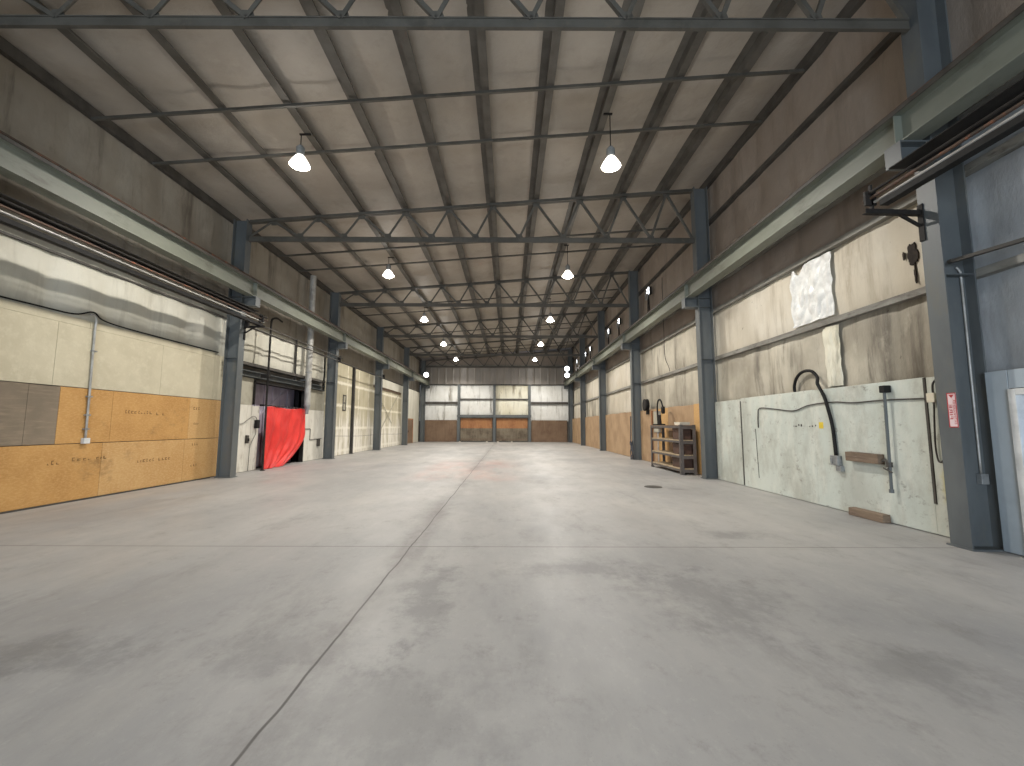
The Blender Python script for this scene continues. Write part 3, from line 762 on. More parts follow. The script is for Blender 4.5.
for i in range(9): mb.box((XRW - .003, 8.95 + i*.085, 1.62 + R.uniform(-.02, .02)), (XRW, 8.95 + i*.085 + R.uniform(.02, .06), 1.635 + R.uniform(-.02, .03)))
mb.build('scribble_lettering', M['girt_dark'], t)

# insulation tears: crumpled foil patch, dark torn hole
def foil(u, v):
    y = 8.42 + u * 1.25 + .05 * noise.noise(Vector((v * 4, 2, 0))); z = 3.86 + v * 1.32 - .35 * max(0, u - .55) * v * 2 * (.6 + noise.noise(Vector((u*6, 0, 5))))
    n_ = noise.noise(Vector((y * 3.2, z * 2.4, 1))) * .05 + abs(noise.noise(Vector((y * 6 + z*3, z * 3 - y*2, 4)))) * .06
    return (XRI - .085 - n_, y, z)
mb = MB(); mb.grid(foil, 44, 44); o = mb.build('foil_patch', M['foil'], loc=(XRI - .08, 8.9, 4.5)); tag(o, 'crumpled white foil patch on the cream insulation between two girts', 'patch')
def blob(yc, zc, ry, rz, seed, x):
    mb = MB(); n = 40; vs = [(x, yc, zc)]
    for k in range(n):
        a = 2*PI*k/n; r = 1 + .5*noise.noise(Vector((math.cos(a)*1.5, math.sin(a)*1.5, seed))) + .2*noise.noise(Vector((math.cos(a)*5, math.sin(a)*5, seed)))
        vs.append((x, yc + ry*r*math.cos(a), zc + rz*r*math.sin(a)))
    vs2 = [(v[0] + .02, v[1], v[2]) for v in vs]
    mb.add(vs + vs2, [(0, 1 + k, 1 + (k+1) % n) for k in range(n)] + [(1 + k, n + 2 + k, n + 2 + (k+1) % n, 1 + (k+1) % n) for k in range(n)])
    return mb
mb = blob(6.71, 4.40, .09, .18, 1, XRI - .082); mb2 = blob(6.69, 4.05, .016, .14, 2, XRI - .08); mb.add(mb2.v, mb2.f); mb2 = blob(6.86, 4.44, .02, .06, 3, XRI - .08); mb.add(mb2.v, mb2.f)
tag(mb.build('insulation_tear', M['hole'], loc=(XRI - .07, 6.6, 4.36)), 'dark torn hole in the cream insulation close to the near column', 'tear')
def rip(u, v):
    y = 8.34 + u * .42 + .08*noise.noise(Vector((v*3, 9, 0))); z = 2.42 + v * 1.22
    return (XRI - .07 - .05*abs(noise.noise(Vector((y*7, z*2.5, 8)))) - .03*math.sin(u*PI), y, z)
mb = MB(); mb.grid(rip, 16, 30); tag(mb.build('torn_facing', M['ins_far_y'], smooth=True, loc=(XRI - .07, 8.5, 3)), 'loose torn strip of yellowed facing above the black hose loop', 'torn facing')
for (y, z, h, w_, lab) in ((14.25, 4.5, 1.15, .8, 'torn white patch of facing above the steel shelf beside the column'), (14.45, 3.15, 1.1, .4, 'ragged white strip of facing just above the steel shelf boards')):
    def pf(u, v, y=y, z=z, h=h, w_=w_):
        yy = y - w_/2 + u*w_*(1 + .3*noise.noise(Vector((v*4, z, 0)))); zz = z - h/2 + v*h
        return (XRI - .10 - .05*abs(noise.noise(Vector((yy*5, zz*4, 3)))), yy, zz)
    mb = MB(); mb.grid(pf, 14, 18); tag(mb.build('torn_facing', M['foil'], loc=(XRI - .08, y, z)), lab, 'torn facing')

# fire sign on the near column, lettering reads upwards
t = thing('column_sign', (XRF, 5.82, 1.6), 'narrow red and white upright sign on the near right column', 'sign')
mb = MB(); mb.box((XRF - .004, 5.765, 1.60), (XRF, 5.885, 2.07)); mb.build('sign_plate', M['pink_sign'], t, bevel=.001)
mb = MB()
for a, b in (((5.765, 1.60), (5.885, 1.612)), ((5.765, 2.058), (5.885, 2.07)), ((5.765, 1.612), (5.775, 2.058)), ((5.875, 1.612), (5.885, 2.058))): mb.box((XRF - .006, a[0], a[1]), (XRF - .004, b[0], b[1]))
mb.ext([(5.79, 2.045), (5.86, 2.045), (5.825, 2.0)], lambda y, z: (XRF - .0065, y, z), lambda y, z: (XRF - .004, y, z))
mb.build('border_and_arrow', M['red_sign'], t)
def text_mesh(body, size, fn, name, mat, parent):
    cu = bpy.data.curves.new('lettering', 'FONT'); cu.body = body; cu.size = size; cu.extrude = 0; cu.align_x = 'CENTER'; cu.align_y = 'CENTER'
    o = bpy.data.objects.new('lettering', cu); col.objects.link(o)
    bpy.context.view_layer.update()
    me = bpy.data.meshes.new_from_object(o.evaluated_get(bpy.context.evaluated_depsgraph_get()))
    vs = [fn(v.co.x, v.co.y) for v in me.vertices]; fs = [tuple(p.vertices) for p in me.polygons]
    bpy.data.objects.remove(o); bpy.data.meshes.remove(me)
    mb = MB(); mb.add(vs, fs); return mb.build(name, mat, parent)
text_mesh('FIRE', .062, lambda a, b: (XRF - .0062, 5.846 - b, 1.81 + a * 1.9), 'lettering', M['red_sign'], t)
text_mesh('EXTINGUISHER', .044, lambda a, b: (XRF - .0062, 5.796 - b, 1.81 + a * 1.12), 'lettering', M['red_sign'], t)

# conduit with outlet box in the web of the near column, angle stub above
t = thing('column_conduit', (6.40, YC[2] - .05, .85), 'thin pale conduit with an outlet box running down the near right column', 'conduit')
yw = YC[2] - .03
mb = MB(); mb.tube(smooth_path([(6.34, yw, 3.86), (6.38, yw, 3.80), (6.395, yw, 3.65), (6.39, yw, 2.4), (6.385, yw, .98)]), .014, 8); mb.build('pipe', M['pipe'], t, smooth=True)
mb = MB(); mb.box((6.335, yw - .05, .84), (6.435, yw + .02, .98)); mb.build('outlet_box', M['zinc'], t, bevel=.006)
mb = MB(); mb.angle((6.14, YC[2] - FW/2 - .05, 3.90), (6.48, 4.3, 3.90), .06, .01, (0, 0, 1)); mb.tube([(6.14, YC[2] - FW/2 - .05, 3.9), (6.14, YC[2] - FW/2 + .01, 3.9)], .03, 8)
tag(mb.build('angle_brace', M['girt_dark'], loc=(6.3, 5, 3.9)), 'dark angle iron sticking out from the near right column at girt height', 'brace')

# door 1 in the right wall
d = MB(); xo = XRW - .03
for a, b in (((DR[1], 0), (DR[1] + .085, DR[2] + .06)), ((DR[0] - .085, 0), (DR[0], DR[2] + .06)), ((DR[0], DR[2] - .02), (DR[1], DR[2] + .06))): d.box((xo, a[0], a[1]), (XRI + .16, b[0], b[1]))
D1 = struct(d.build('door_1', M['white_paint'], bevel=.006))
mb = MB(); xl = XRI + .06
for a, b in (((DR[0] + .004, .01), (DR[0] + .12, DR[2] - .03)), ((DR[1] - .12, .01), (DR[1] - .004, DR[2] - .03)), ((DR[0] + .12, .01), (DR[1] - .12, 1.0)), ((DR[0] + .12, DR[2] - .18), (DR[1] - .12, DR[2] - .03))): mb.box((xl, a[0], a[1]), (xl + .045, b[0], b[1]))
mb.build('door_leaf', M['blue_board'], D1)
mb = MB(); mb.box((xl + .018, DR[0] + .12, 1.0), (xl + .026, DR[1] - .12, DR[2] - .18)); mb.build('door_pane', M['glass'], D1)
mb = MB(); mb.tube([(xl - .06, DR[0] + .07, 1.0), (xl - .06, DR[0] + .19, 1.0)], .011, 8); mb.tube([(xl, DR[0] + .07, 1.0), (xl - .06, DR[0] + .07, 1.0)], .011, 8); mb.build('door_handle', M['zinc'], D1)

# ------------------------------------------------------------------ right wall, further bays: boarding
mats = [M['tan_ply'], M['tan_ply'], M['brown_ply'], M['brown_ply']]
wlab = ['tan plywood wall boards behind the steel shelf', 'tan brown plywood wall boards in the bay just past the cable tangle column', 'tan brown plywood wall boards in the fourth bay down the right wall', 'tan brown plywood wall boards in the last bay of the right wall']
for k in range(3, 7):
    a = YC[k] + FW/2 + .035; b = (YC[k+1] - FW/2 - .035) if k < 6 else YFAR - .6
    n = 6; segs = []
    for i in range(n): segs.append((a + (b - a)*i/n, a + (b - a)*(i+1)/n, .012, 2.36 + (.0 if i % 2 else .02), M['tan_ply'] if (i + k) % 3 else (M['osb_light'] if k == 3 else M['tan_ply'])))
    boards('plywood_wainscot', 1, segs, M['tan_ply'], wlab[k - 3], 'wall boards')

# twin floodlights standing on the crane beam ledge, high on the right wall
def flood(y, z, label, s=1.0):
    x = XRI - .25
    t = thing('floodlight', (x, y, z), label, 'floodlight', 'small floodlights high on the right wall')
    mb = MB()
    mb.tube([(x, y, 6.36), (x, y, z)], .022, 8); mb.tube([(x, y - .16, 6.36), (x, y - .04, z - .1)], .018, 8); mb.tube([(x, y + .22, 6.36), (x, y + .1, z - .1)], .02, 8)
    mb.tube([(x, y - .16, 6.36), (XRI - .02, y - .16, 6.36)], .018, 6); mb.tube([(x, y + .22, 6.36), (XRI - .02, y + .22, 6.36)], .018, 6); mb.build('stand', M['dark'], t)
    mb = MB(); n = 20
    ring = [(x - .04, y + .16 + .17*s*math.cos(2*PI*k/n), z + .20*s*math.sin(2*PI*k/n)) for k in range(n + 1)]
    mb.tube(ring, .028, 8, caps=False); mb.build('bezel_ring', M['zinc'], t, smooth=True)
    mb = MB(); mb.box((x - .02, y - .16, z - .02), (x + .10, y + .02, z + .34)); mb.box((x - .02, y + .08, z + .06), (x + .10, y + .2, z + .30)); mb.build_each('housing', M['dark'], t)
    mb = MB(); mb.box((x - .035, y - .14, z + .01), (x - .02, y - .05, z + .32)); mb.build('lens', M['flood'], t)
    mb = MB(); mb.box((x - .035, y + .09, z + .10), (x - .02, y + .18, z + .29)); mb.build('lens', M['flood'], t)
    for yy in (y - .15, y + .19):
        pass
    return t
for i, (y, z) in enumerate(((19.1, 7.62), (24.4, 7.52), (27.0, 7.5), (33.2, 7.5), (35.2, 7.4), (39.8, 7.5))):
    flood(y, z, ['small floodlight with a bright ring high on the right wall, nearest the camera', 'small floodlight high on the right wall, second from the camera', 'small floodlight high on the right wall, third from the camera', 'small floodlight high on the right wall, fourth from the camera', 'small floodlight high on the right wall, fifth from the camera', 'small floodlight high on the right wall, sixth and last'][i])
def corner_flood(x, zs, label):
    t = thing('corner_floodlight', (x, YFAR - 1.4, 6.35), label, 'floodlight')
    y = YFAR - 1.4
    for z in zs:
        mb = MB(); mb.lathe([(0, .16), (.10, .15), (.20, .06), (.29, -.06), (.30, -.10), (.27, -.10), (.0, -.03)], (x, y, z), axis='y', n=24)
        mb.v = [(vx, 2*y - vy - 0, vz) if False else (vx, vy, vz) for vx, vy, vz in mb.v]
        mb.build('reflector', M['zinc'], t, smooth=True)
        mb = MB(); mb.lathe([(0, -.12), (.16, -.115), (.265, -.085), (.265, -.07), (0, -.07)], (x, y, z), axis='y', n=24); mb.build('lens', M['flood_far'], t, smooth=True)
    mb = MB(); mb.bar((x, y + .18, 6.352), (x, y + .18, max(zs) + .35), .05, .05); mb.build('mounting_pole', M['dark'], t)
corner_flood(-8.28, (6.68,), 'glaring floodlight in the far left corner above the crane beam end')
corner_flood(5.80, (6.68, 7.34), 'pair of glaring floodlights, one over the other, in the far right corner')

# ------------------------------------------------------------------ steel shelf against the tan boards
def make_shelf():
    xa, xb, y0, y1 = 5.74, 6.28, 14.45, 17.45
    t = thing('steel_shelf', ((xa + xb)/2, (y0 + y1)/2, 0), 'heavy brown steel rack with open shelves against the tan boards', 'shelf')
    for x in (xa, xb):
        for y in (y0, y1):
            mb = MB(); d_ = .11 if y == y0 else .08
            sy = 1 if y == y0 else -1; sx = 1 if x == xa else -1
            P = [(0, 0), (d_*sx, 0), (d_*sx, .012*sy), (.012*sx, .012*sy), (.012*sx, .11*sy), (0, .11*sy)]
            mb.ext([(x + a, y + b) for a, b in P], lambda a, b: (a, b, .0), lambda a, b: (a, b, 1.66)); 
            mb.box((min(x, x + d_*sx) - .01, min(y, y + .11*sy) - .01, 0), (max(x, x + d_*sx) + .01, max(y, y + .11*sy) + .01, .05))
            mb.build('post', M['shelf_steel'], t)
    for z in (1.62, 1.12, .62, .17):
        mb = MB()
        for yy in (y0 + .004, y1 - .044): mb.box((xa + .10, yy, z - .10), (xb - .10, yy + .04, z))
        for xx in (xa + .014, xb - .054): mb.box((xx, y0 + .09, z - .07), (xx + .04, y1 - .08, z))
        mb.build('rail', M['shelf_steel'], t)
        mb = MB(); mb.box((xa + .014, y0 + .05, z + .001), (xb - .014, y1 - .02, z + .035)); mb.build('shelf_board', M['shelf_wood'] if z < 1.6 else M['block'], t, bevel=.004)
    mb = MB(); mb.box((xb - .05, y0 + .10, .21), (xb - .035, y0 + 1.45, 1.50)); mb.box((xa + .12, y0 + .9, .22), (xb - .05, y0 + .92, 1.50))
    mb.build('back_panel', M['shelf_panel'], t)
    return t
make_shelf()
for (y, w_, d_, h_, z, lab) in ((14.85, .75, .36, .36, .656, 'dark brown box on the middle shelf of the steel rack'), (14.9, .8, .38, .33, .206, 'dark brown box on the bottom shelf of the steel rack'), (14.85, .7, .36, .40, 1.156, 'dark brown box on the upper shelf of the steel rack')):
    t = thing('storage_box', (6.0, y, z), lab, 'box', 'boxes in the steel rack')
    mb = MB(); mb.box((5.84, y - w_/2 + .15, z), (5.84 + d_, y + w_/2 + .15, z + h_)); mb.build('box_body', M['shelf_panel'], t, bevel=.01)
    mb = MB(); mb.box((5.83, y - w_/2 + .14, z + h_ - .06), (5.85 + d_, y + w_/2 + .16, z + h_ + .008)); mb.build('box_lid', M['shelf_panel'], t, bevel=.006)
# paper tray on top
mb = MB(); zt = 1.656
mb.ext([(0, 0), (.42, 0), (.48, .10), (.465, .10), (.41, .015), (.01, .015), (-.045, .10), (-.06, .10)], lambda a, b: (5.78, 14.55 + a, zt + b), lambda a, b: (6.12, 14.55 + a, zt + b))
tag(mb.build('paper_tray', M['paper'], loc=(5.95, 14.8, zt)), 'open cream paper tray on the near end of the steel rack top', 'tray')
# bent hose / grinder on a foot at the far end of the rack top
t = thing('arched_extractor', (6.0, 17.15, zt), 'dark stand with an arched hose on the far end of the steel rack', 'hose stand')
mb = MB(); mb.box((5.84, 16.9, zt), (6.16, 17.4, zt + .05)); mb.lathe([(0, .05), (.07, .05), (.05, .25), (.05, .40), (0, .40)], (6.0, 17.05, zt), n=14); mb.build('foot', M['dark'], t)
mb = MB(); mb.tube(smooth_path([(6.0, 17.25, zt + .05), (6.0, 17.30, zt + .55), (6.0, 17.26, zt + .85), (6.0, 17.08, zt + 1.02), (6.0, 16.84, zt + .94), (6.0, 16.68, zt + .70)]), .032, 10); mb.build('arched_hose', M['black'], t, smooth=True)
mb = MB(); mb.lathe([(0, .72), (.06, .72), (.075, .66), (.075, .50), (.05, .44), (0, .44)], (6.0, 16.66, zt), n=16); mb.build('nozzle', M['dark'], t, smooth=False)
# round reel, orange hose and electrical panel beside the third column
t = on_r('hose_reel', 'round dark hose reel on the tan boards left of the steel rack', 'reel', 19.5, 2.5)
mb = MB(); mb.lathe([(0, -.22), (.18, -.22), (.27, -.20), (.28, -.17), (.20, -.16), (.20, -.07), (.28, -.06), (.27, -.03), (.18, -.02), (0, -.02)], (XRW, 19.62, 2.58), axis='x', n=28); mb.build('drum', M['dark'], t)
mb = MB(); mb.lathe([(.20, -.16), (.255, -.15), (.255, -.08), (.20, -.07)], (XRW, 19.62, 2.58), axis='x', n=28); mb.build('wound_hose', M['black'], t, smooth=True)
mb = MB(); mb.box((XRW - .10, 19.54, 2.15), (XRW + .002, 19.70, 2.42)); mb.build('wall_mount', M['dark'], t)
mb = MB(); mb.tube(smooth_path([(XRW - .04, 19.10, 2.30), (XRW - .05, 19.06, 1.6), (XRW - .05, 19.08, .8), (XRW - .05, 19.04, .012)]), .035, 8)
tag(mb.build('orange_hose', M['orange'], smooth=True, loc=(XRW, 18.7, 0)), 'orange brown hose hanging to the floor left of the steel rack', 'hose')
t = on_r('fuse_box', 'pale grey fuse box on the tan boards left of the steel rack', 'fuse box', 17.9, 1.2)
mb = MB(); mb.box((XRW - .11, 18.05, 1.35), (XRW, 18.65, 2.25)); mb.build('cabinet', M['zinc'], t, bevel=.01)
mb = MB(); mb.box((XRW - .122, 18.08, 1.38), (XRW - .11, 18.62, 2.22)); mb.build('cabinet_door', M['wash_grey'], t, bevel=.004)
mb = MB(); mb.tube([(XRW - .06, 18.3, .02), (XRW - .06, 18.3, 1.35)], .03, 8); mb.build('conduit', M['pipe'], t)
# cable tangle at the foot of the third column
def tangle(y0, label, zmax=1.9):
    P = []; rr = random.Random(3)
    for i in range(26):
        a = i * 1.05; z = .02 + .95 * (i / 26) * (1 if i < 24 else 1)
        P.append((XRF - .055 - .02*rr.random(), y0 + .20*math.sin(a) + rr.uniform(-.05, .05), max(.03, .45 + .40*math.sin(a*.62 + 1) + rr.uniform(-.08, .08))))
    P += [(XRF - .05, y0 + .17, .9), (XRF - .04, y0 + .17, 1.5), (XRF - .04, y0 + .16, zmax + .2)]
    mb = MB(); mb.tube(smooth_path(P), .022, 8)
    return tag(mb.build('cable_tangle', M['cable_blue'], smooth=True, loc=(XRF - .05, y0, 0)), label, 'cable')
tangle(YC[4] - .0, 'dark tangled cable hanging at the foot of the third right column')
mb = MB(); mb.tube(smooth_path([(XRW - .03, YC[4] + .6, 1.05), (XRW - .04, YC[4] + .72, .95), (XRW - .04, YC[4] + .8, .5), (XRW - .03, YC[4] + .66, .10), (XRW - .03, YC[4] + .5, .4), (XRW - .03, YC[4] + .52, .9), (XRW - .03, YC[4] + .6, 1.05)]), .02, 8)
tag(mb.build('cable_loop', M['black'], smooth=True, loc=(XRW, YC[4] + .6, .1)), 'loop of black cable hanging on the boards behind the cable tangle column', 'cable')
mb = MB(); mb.tube(smooth_path([(XRI - .16, 17.6, 7.9), (XRI - .16, 17.62, 6.6), (XRI - .15, 17.62, 5.6), (XRI - .15, 17.62, 4.9), (XRI - .15, 17.55, 4.4), (XRI - .15, 17.2, 4.0), (XRI - .15, 17.1, 3.82)]), .014, 8)
tag(mb.build('wall_cable', M['girt_dark'], smooth=True, loc=(XRI - .15, 17.6, 3.8)), 'thin dark cable hanging down the insulation above the steel shelf', 'cable')
# clutter on the crane brackets at the far right bays
# ------------------------------------------------------------------ left wall, first bay
A, B_ = YC[2] + FW/2 + .02, YC[3] - FW/2 - .02
B2 = YC[3] + .12
t = boards('orange_wainscot', -1, [(A - .5, 8.14, 1.215, 2.385, M['grey_ply']), (8.14, 8.72, 1.215, 2.38, M['grey_ply']), (8.72, 9.90, 1.215, 2.385, M['osb']), (9.90, 12.30, 1.215, 2.385, M['osb']), (12.30, 13.64, 1.215, 2.385, M['osb_light']),
     (A - .5, 9.75, .03, 1.205, M['osb']), (9.75, 12.2, .03, 1.205, M['osb_light']), (12.2, 13.64, .03, 1.205, M['osb_light'])], M['osb'], 'orange wood wall boards with a weathered grey patch on the left wall', 'wall boards')
def stamp(y, z, n, seed, hgt=.07):
    rr = random.Random(seed); mb = MB(); yy = y
    for i in range(n):
        w_ = rr.uniform(.03, .07); h_ = rr.uniform(.4, 1) * hgt
        mb.box((XLW - .0, yy, z), (XLW + .0022, yy + w_, z + h_ * .3)); mb.box((XLW, yy, z + h_*.3), (XLW + .0022, yy + w_*.35, z + h_))
        if rr.random() > .4: mb.box((XLW, yy, z + h_), (XLW + .0022, yy + w_, z + h_ + .018))
        yy += w_ + rr.uniform(.03, .06)
        if rr.random() > .8: yy += .1
    return mb
for (y, z, n, sd) in ((10.25, 1.88, 9, 1), (10.15+1.0, 1.86, 2, 2), (10.7, .68, 10, 3), (8.62, .80, 3, 4), (9.10, .84, 7, 5), (12.45, 2.05, 3, 6), (12.5, 1.62, 3, 7), (12.5, 1.02, 3, 8), (12.5, .42, 3, 9)):
    stamp(y, z, n, sd).build('stamp_lettering', M['ink'], t)
boards('beige_wainscot', -1, [(A - .5, 8.55, 2.395, 3.70), (8.55, 11.2, 2.395, 3.70), (11.2, 13.20, 2.395, 3.70), (A - .5, 9.2, 3.70, 3.86), (9.2, 13.20, 3.70, 3.86), (13.20, 13.64, 2.395, 3.80)], M['beige_ply'], 'beige painted boards above the orange boards on the left wall', 'wall boards', th=.028)
mb = MB(); mb.box((XLW, A - .5, 0), (XLW + .035, 13.3, .03)); tag(mb.build('floor_strip', M['girt_dark'], loc=(XLW, 9, 0)), 'dark strip along the floor under the orange boards', 'strip')
t = thing('wall_conduit', (XLW, 9.3, 1.2), 'grey conduit with a small box running down the beige and orange boards', 'conduit')
mb = MB(); mb.tube(smooth_path([(XLW + .06, 9.12, 3.99), (XLW + .07, 9.2, 3.99), (XLW + .05, 9.27, 3.9), (XLW + .03, 9.28, 3.6), (XLW + .03, 9.30, 2.4), (XLW + .03, 9.31, 1.32)]), .022, 8); mb.build('pipe', M['pipe'], t, smooth=True)
mb = MB(); mb.box((XLW, 9.24, 1.20), (XLW + .075, 9.38, 1.32)); mb.build('outlet_box', M['white_paint'], t, bevel=.008)
mb = MB()
for z in (1.5, 1.8, 2.2, 3.2): mb.box((XLW, 9.25, z), (XLW + .055, 9.36, z + .03))
mb.build_each('pipe_strap', M['zinc'], t)
mb = MB(); mb.tube(smooth_path([(XLW + .02, 6.0, 3.88), (XLW + .02, 8.0, 3.90), (XLW + .03, 8.8, 3.92), (XLW + .03, 9.2, 4.06), (XLW + .03, 9.5, 3.93), (XLW + .02, 10.5, 3.89), (XLW + .02, 13.3, 3.88)]), .016, 8)
tag(mb.build('wall_cable', M['black'], smooth=True, loc=(XLW, 9, 3.9)), 'black cable lying along the top edge of the beige boards', 'cable')

# ------------------------------------------------------------------ left wall, second bay: opening, red curtain, duct
struct_ann = MB()
x0a, x1a = XLI - 3.6, XLI - .165
struct_ann.box((x0a - .1, OP[0] - 2.0, 0), (x0a, OP[1] + .8, 3.6))
struct_ann.box((x0a, OP[0] - 2.1, 0), (x1a, OP[0] - 2.0, 3.6))
struct_ann.box((x0a, OP[0] - 2.0, 3.5), (x1a, OP[1] + .7, 3.6))
struct_ann.box((x0a, OP[0] - 2.0, -.1), (x1a, OP[1] + .7, -.0))
struct_ann.box((x0a, OP[1] + .7, 0), (x1a, OP[1] + .8, 3.6))
AN = struct(struct_ann.build('wall_annex', M['annex']))
mb = MB(); mb.box((XLI - .62, 16.25, 0), (XLI - .58, OP[1] + .4, 3.45))
for i in range(5): mb.box((XLI - .58, 16.5 + .6*i, 0), (XLI - .55, 16.56 + .6*i, 3.45))
mb.bar((XLI - .56, 16.6, 1.9), (XLI - .56, 19.2, 3.3), .03, .10, (1, 0, 0))
mb.build('metal_lining', M['purple'], AN)
mb = MB(); mb.box((XLI - .165, OP[0] - .02, OP[2]), (XLW + .06, OP[1] + .02, OP[2] + .06)); mb.box((XLI - .165, OP[1], 0), (XLW + .05, OP[1] + .06, OP[2])); mb.box((XLI - .165, OP[0] - .06, 2.34), (XLW + .05, OP[0], OP[2]))
struct(mb.build('trim_1', M['dark']))
# lintel channel
mb = MB(); xl0, xl1 = XLW - .05, XLW + .16; ly0, ly1 = YC[3] + .16, YC[4] - .16
mb.ext([(xl0, 3.30), (xl1, 3.30), (xl1, 3.32), (xl0 + .02, 3.32), (xl0 + .02, 3.48), (xl1, 3.48), (xl1, 3.50), (xl0, 3.50)], lambda a, b: (a, ly0, b), lambda a, b: (a, ly1, b))
tag(mb.build('lintel_channel', M['steel'], loc=(XLW, 17, 3.3)), 'grey steel channel over the opening behind the red curtain', 'lintel')
aa, bb = YC[3] + .19, YC[4] + .18
boards('white_wainscot', -1, [(aa, 14.45, .012, 1.25), (aa, 14.45, 1.25, 2.32), (14.45, 15.0, .012, 2.32), (15.0, OP[0] - .07, .012, 2.32), (OP[0] - .07, 15.74, .012, 2.30), (aa, 14.4, 2.32, 3.28, M['wash_grey']), (14.4, OP[0] - .07, 2.32, 3.28, M['wash_grey'])], M['white_board'], 'white painted boards left of the red curtain', 'wall boards')
boards('white_wainscot', -1, [(OP[1] + .07, 20.2, .012, 2.32), (20.2, bb, .012, 2.32), (OP[1] + .07, 20.2, 2.32, 3.28, M['wash_grey']), (20.2, bb, 2.32, 3.28, M['wash_grey'])], M['white_board'], 'white painted boards right of the red curtain below the duct', 'wall boards')
# curtain
def cur(u, v):
    z = 2.30 * (1 - v) + .03 * math.sin(u * 9) * (1 - v)
    zr = 1 - v
    yl = 15.90 - .22 * v
    yr = 19.0 - .10 * v - 1.75 * max(0, (v - .45) / .55) ** 1.9
    y = yl + u * (yr - yl)
    sag = -.10 * math.sin(PI * u) * (1 - v) ** 4 if False else 0
    f = .05 * math.sin(u * 17 + 2.2 * v) * (.35 + .9 * v) + .035 * math.sin(u * 37 + 5 * v + 1) * v + .05 * noise.noise(Vector((u * 4 + v * 3, v * 3 - u * 2, 2)))
    return (XLW + .17 + f + .06 * v, y, max(.012, z + sag + .02 * noise.noise(Vector((u * 5, 1, 1))) * v))
t = thing('red_curtain', (XLW + .16, 17.4, 0), 'bright red vinyl curtain hung across the opening, its far lower corner pulled aside', 'curtain')
mb = MB(); mb.grid(cur, 90, 60); o = mb.build('curtain_sheet', M['red'], t, smooth=True)
sm = o.modifiers.new('thickness', 'SOLIDIFY'); sm.thickness = .004
mb = MB(); mb.tube([(XLW + .17, 15.7, 2.34), (XLW + .17, 19.15, 2.34)], .02, 8)
for y in (15.75, 19.12): mb.box((XLW, y - .02, 2.31), (XLW + .19, y + .02, 2.37))
mb.build('curtain_rail', M['dark'], t)
mb = MB()
for i in range(12): 
    y = 15.98 + i * .27
    mb.tube([(XLW + .17 + .035*math.cos(a), y, 2.325 + .035*math.sin(a)) for a in [2*PI*k/10 for k in range(11)]], .006, 6, caps=False)
mb.build('curtain_ring', M['zinc'], t)['kind'] = 'stuff'
# pole and electrics left of curtain
t = thing('electrical_riser', (-8.76, 15.46, 0), 'dark vertical pole dropping from the pipes to the left edge of the red curtain', 'pole')
mb = MB(); mb.tube([(-8.76, 15.46, 5.35), (-8.76, 15.46, .012)], .035, 10); mb.tube(smooth_path([(-8.76, 15.46, 5.3), (-8.75, 15.5, 5.5), (-8.72, 15.75, 5.6), (-8.7, 16.1, 5.55)]), .035, 8); mb.build('pole', M['dark'], t)
mb = MB(); mb.box((XLW + .165, 15.40, 3.33), (-8.70, 15.52, 3.45)); mb.box((-8.82, 15.40, .0), (-8.70, 15.52, .03)); mb.build_each('pole_clamp', M['dark'], t)
t = thing('control_box', (XLW, 15.54, 1.5), 'black control box with a looped cable on the white boards beside the red curtain', 'control box')
mb = MB(); mb.box((XLW, 15.46, 1.50), (XLW + .12, 15.62, 1.80)); mb.build('box', M['black'], t, bevel=.01)
mb = MB(); mb.tube(smooth_path([(XLW + .05, 15.54, 1.80), (XLW + .05, 15.45, 1.90), (XLW + .04, 15.25, 1.91), (XLW + .04, 14.95, 1.76), (XLW + .04, 14.65, 1.65), (XLW + .04, 14.35, 1.70), (XLW + .04, 13.95, 1.86), (XLW + .04, 13.72, 1.98)]), .013, 8); mb.build('cable', M['girt'], t, smooth=True)
mb = MB(); mb.tube(smooth_path([(XLW + .05, 15.52, 1.50), (XLW + .05, 15.5, 1.3), (XLW + .05, 15.36, 1.1), (XLW + .05, 15.2, .8), (XLW + .04, 15.18, .02)]), .011, 8); mb.build('conduit', M['girt'], t, smooth=True)
t = thing('switch_box', (XLW, 15.03, 1.0), 'small dark switch box low on the white boards left of the red curtain', 'switch box')
mb = MB(); mb.box((XLW, 14.98, .98), (XLW + .08, 15.09, 1.26)); mb.build('box', M['girt_dark'], t, bevel=.01)
mb = MB(); mb.box((XLW + .08, 15.02, 1.05), (XLW + .11, 15.06, 1.15)); mb.build('switch_lever', M['black'], t)
# duct
t = thing('exhaust_duct', (XLW + .34, 18.7, 2.0), 'tall pale round duct rising from the white boards past the crane beam', 'duct')
xd, yd = XLW + .34, 18.70
mb = MB(); mb.tube([(xd, yd, 2.45), (xd, yd, 5.70), (xd, yd, 5.75), (xd, yd, 5.80)], [.13, .13, .145, .145], 18); mb.build('duct_pipe', M['pipe'], t, smooth=False)
mb = MB(); mb.tube([(xd, yd, 5.80), (xd, yd, 8.3)], .13, 18); mb.build('duct_pipe', M['pipe'], t)
mb = MB(); mb.tube([(xd, yd, 2.1), (xd, yd, 2.25), (xd, yd, 2.45)], [.07, .08, .13], 14); mb.build('duct_reducer', M['zinc'], t)
mb = MB()
for z in (2.46, 3.9, 5.0): mb.tube([(xd, yd, z), (xd, yd, z + .04)], .138, 18)
mb.box((XLW + .0, yd - .02, 3.56), (xd - .1, yd + .02, 3.62)); mb.build_each('duct_band', M['zinc'], t)
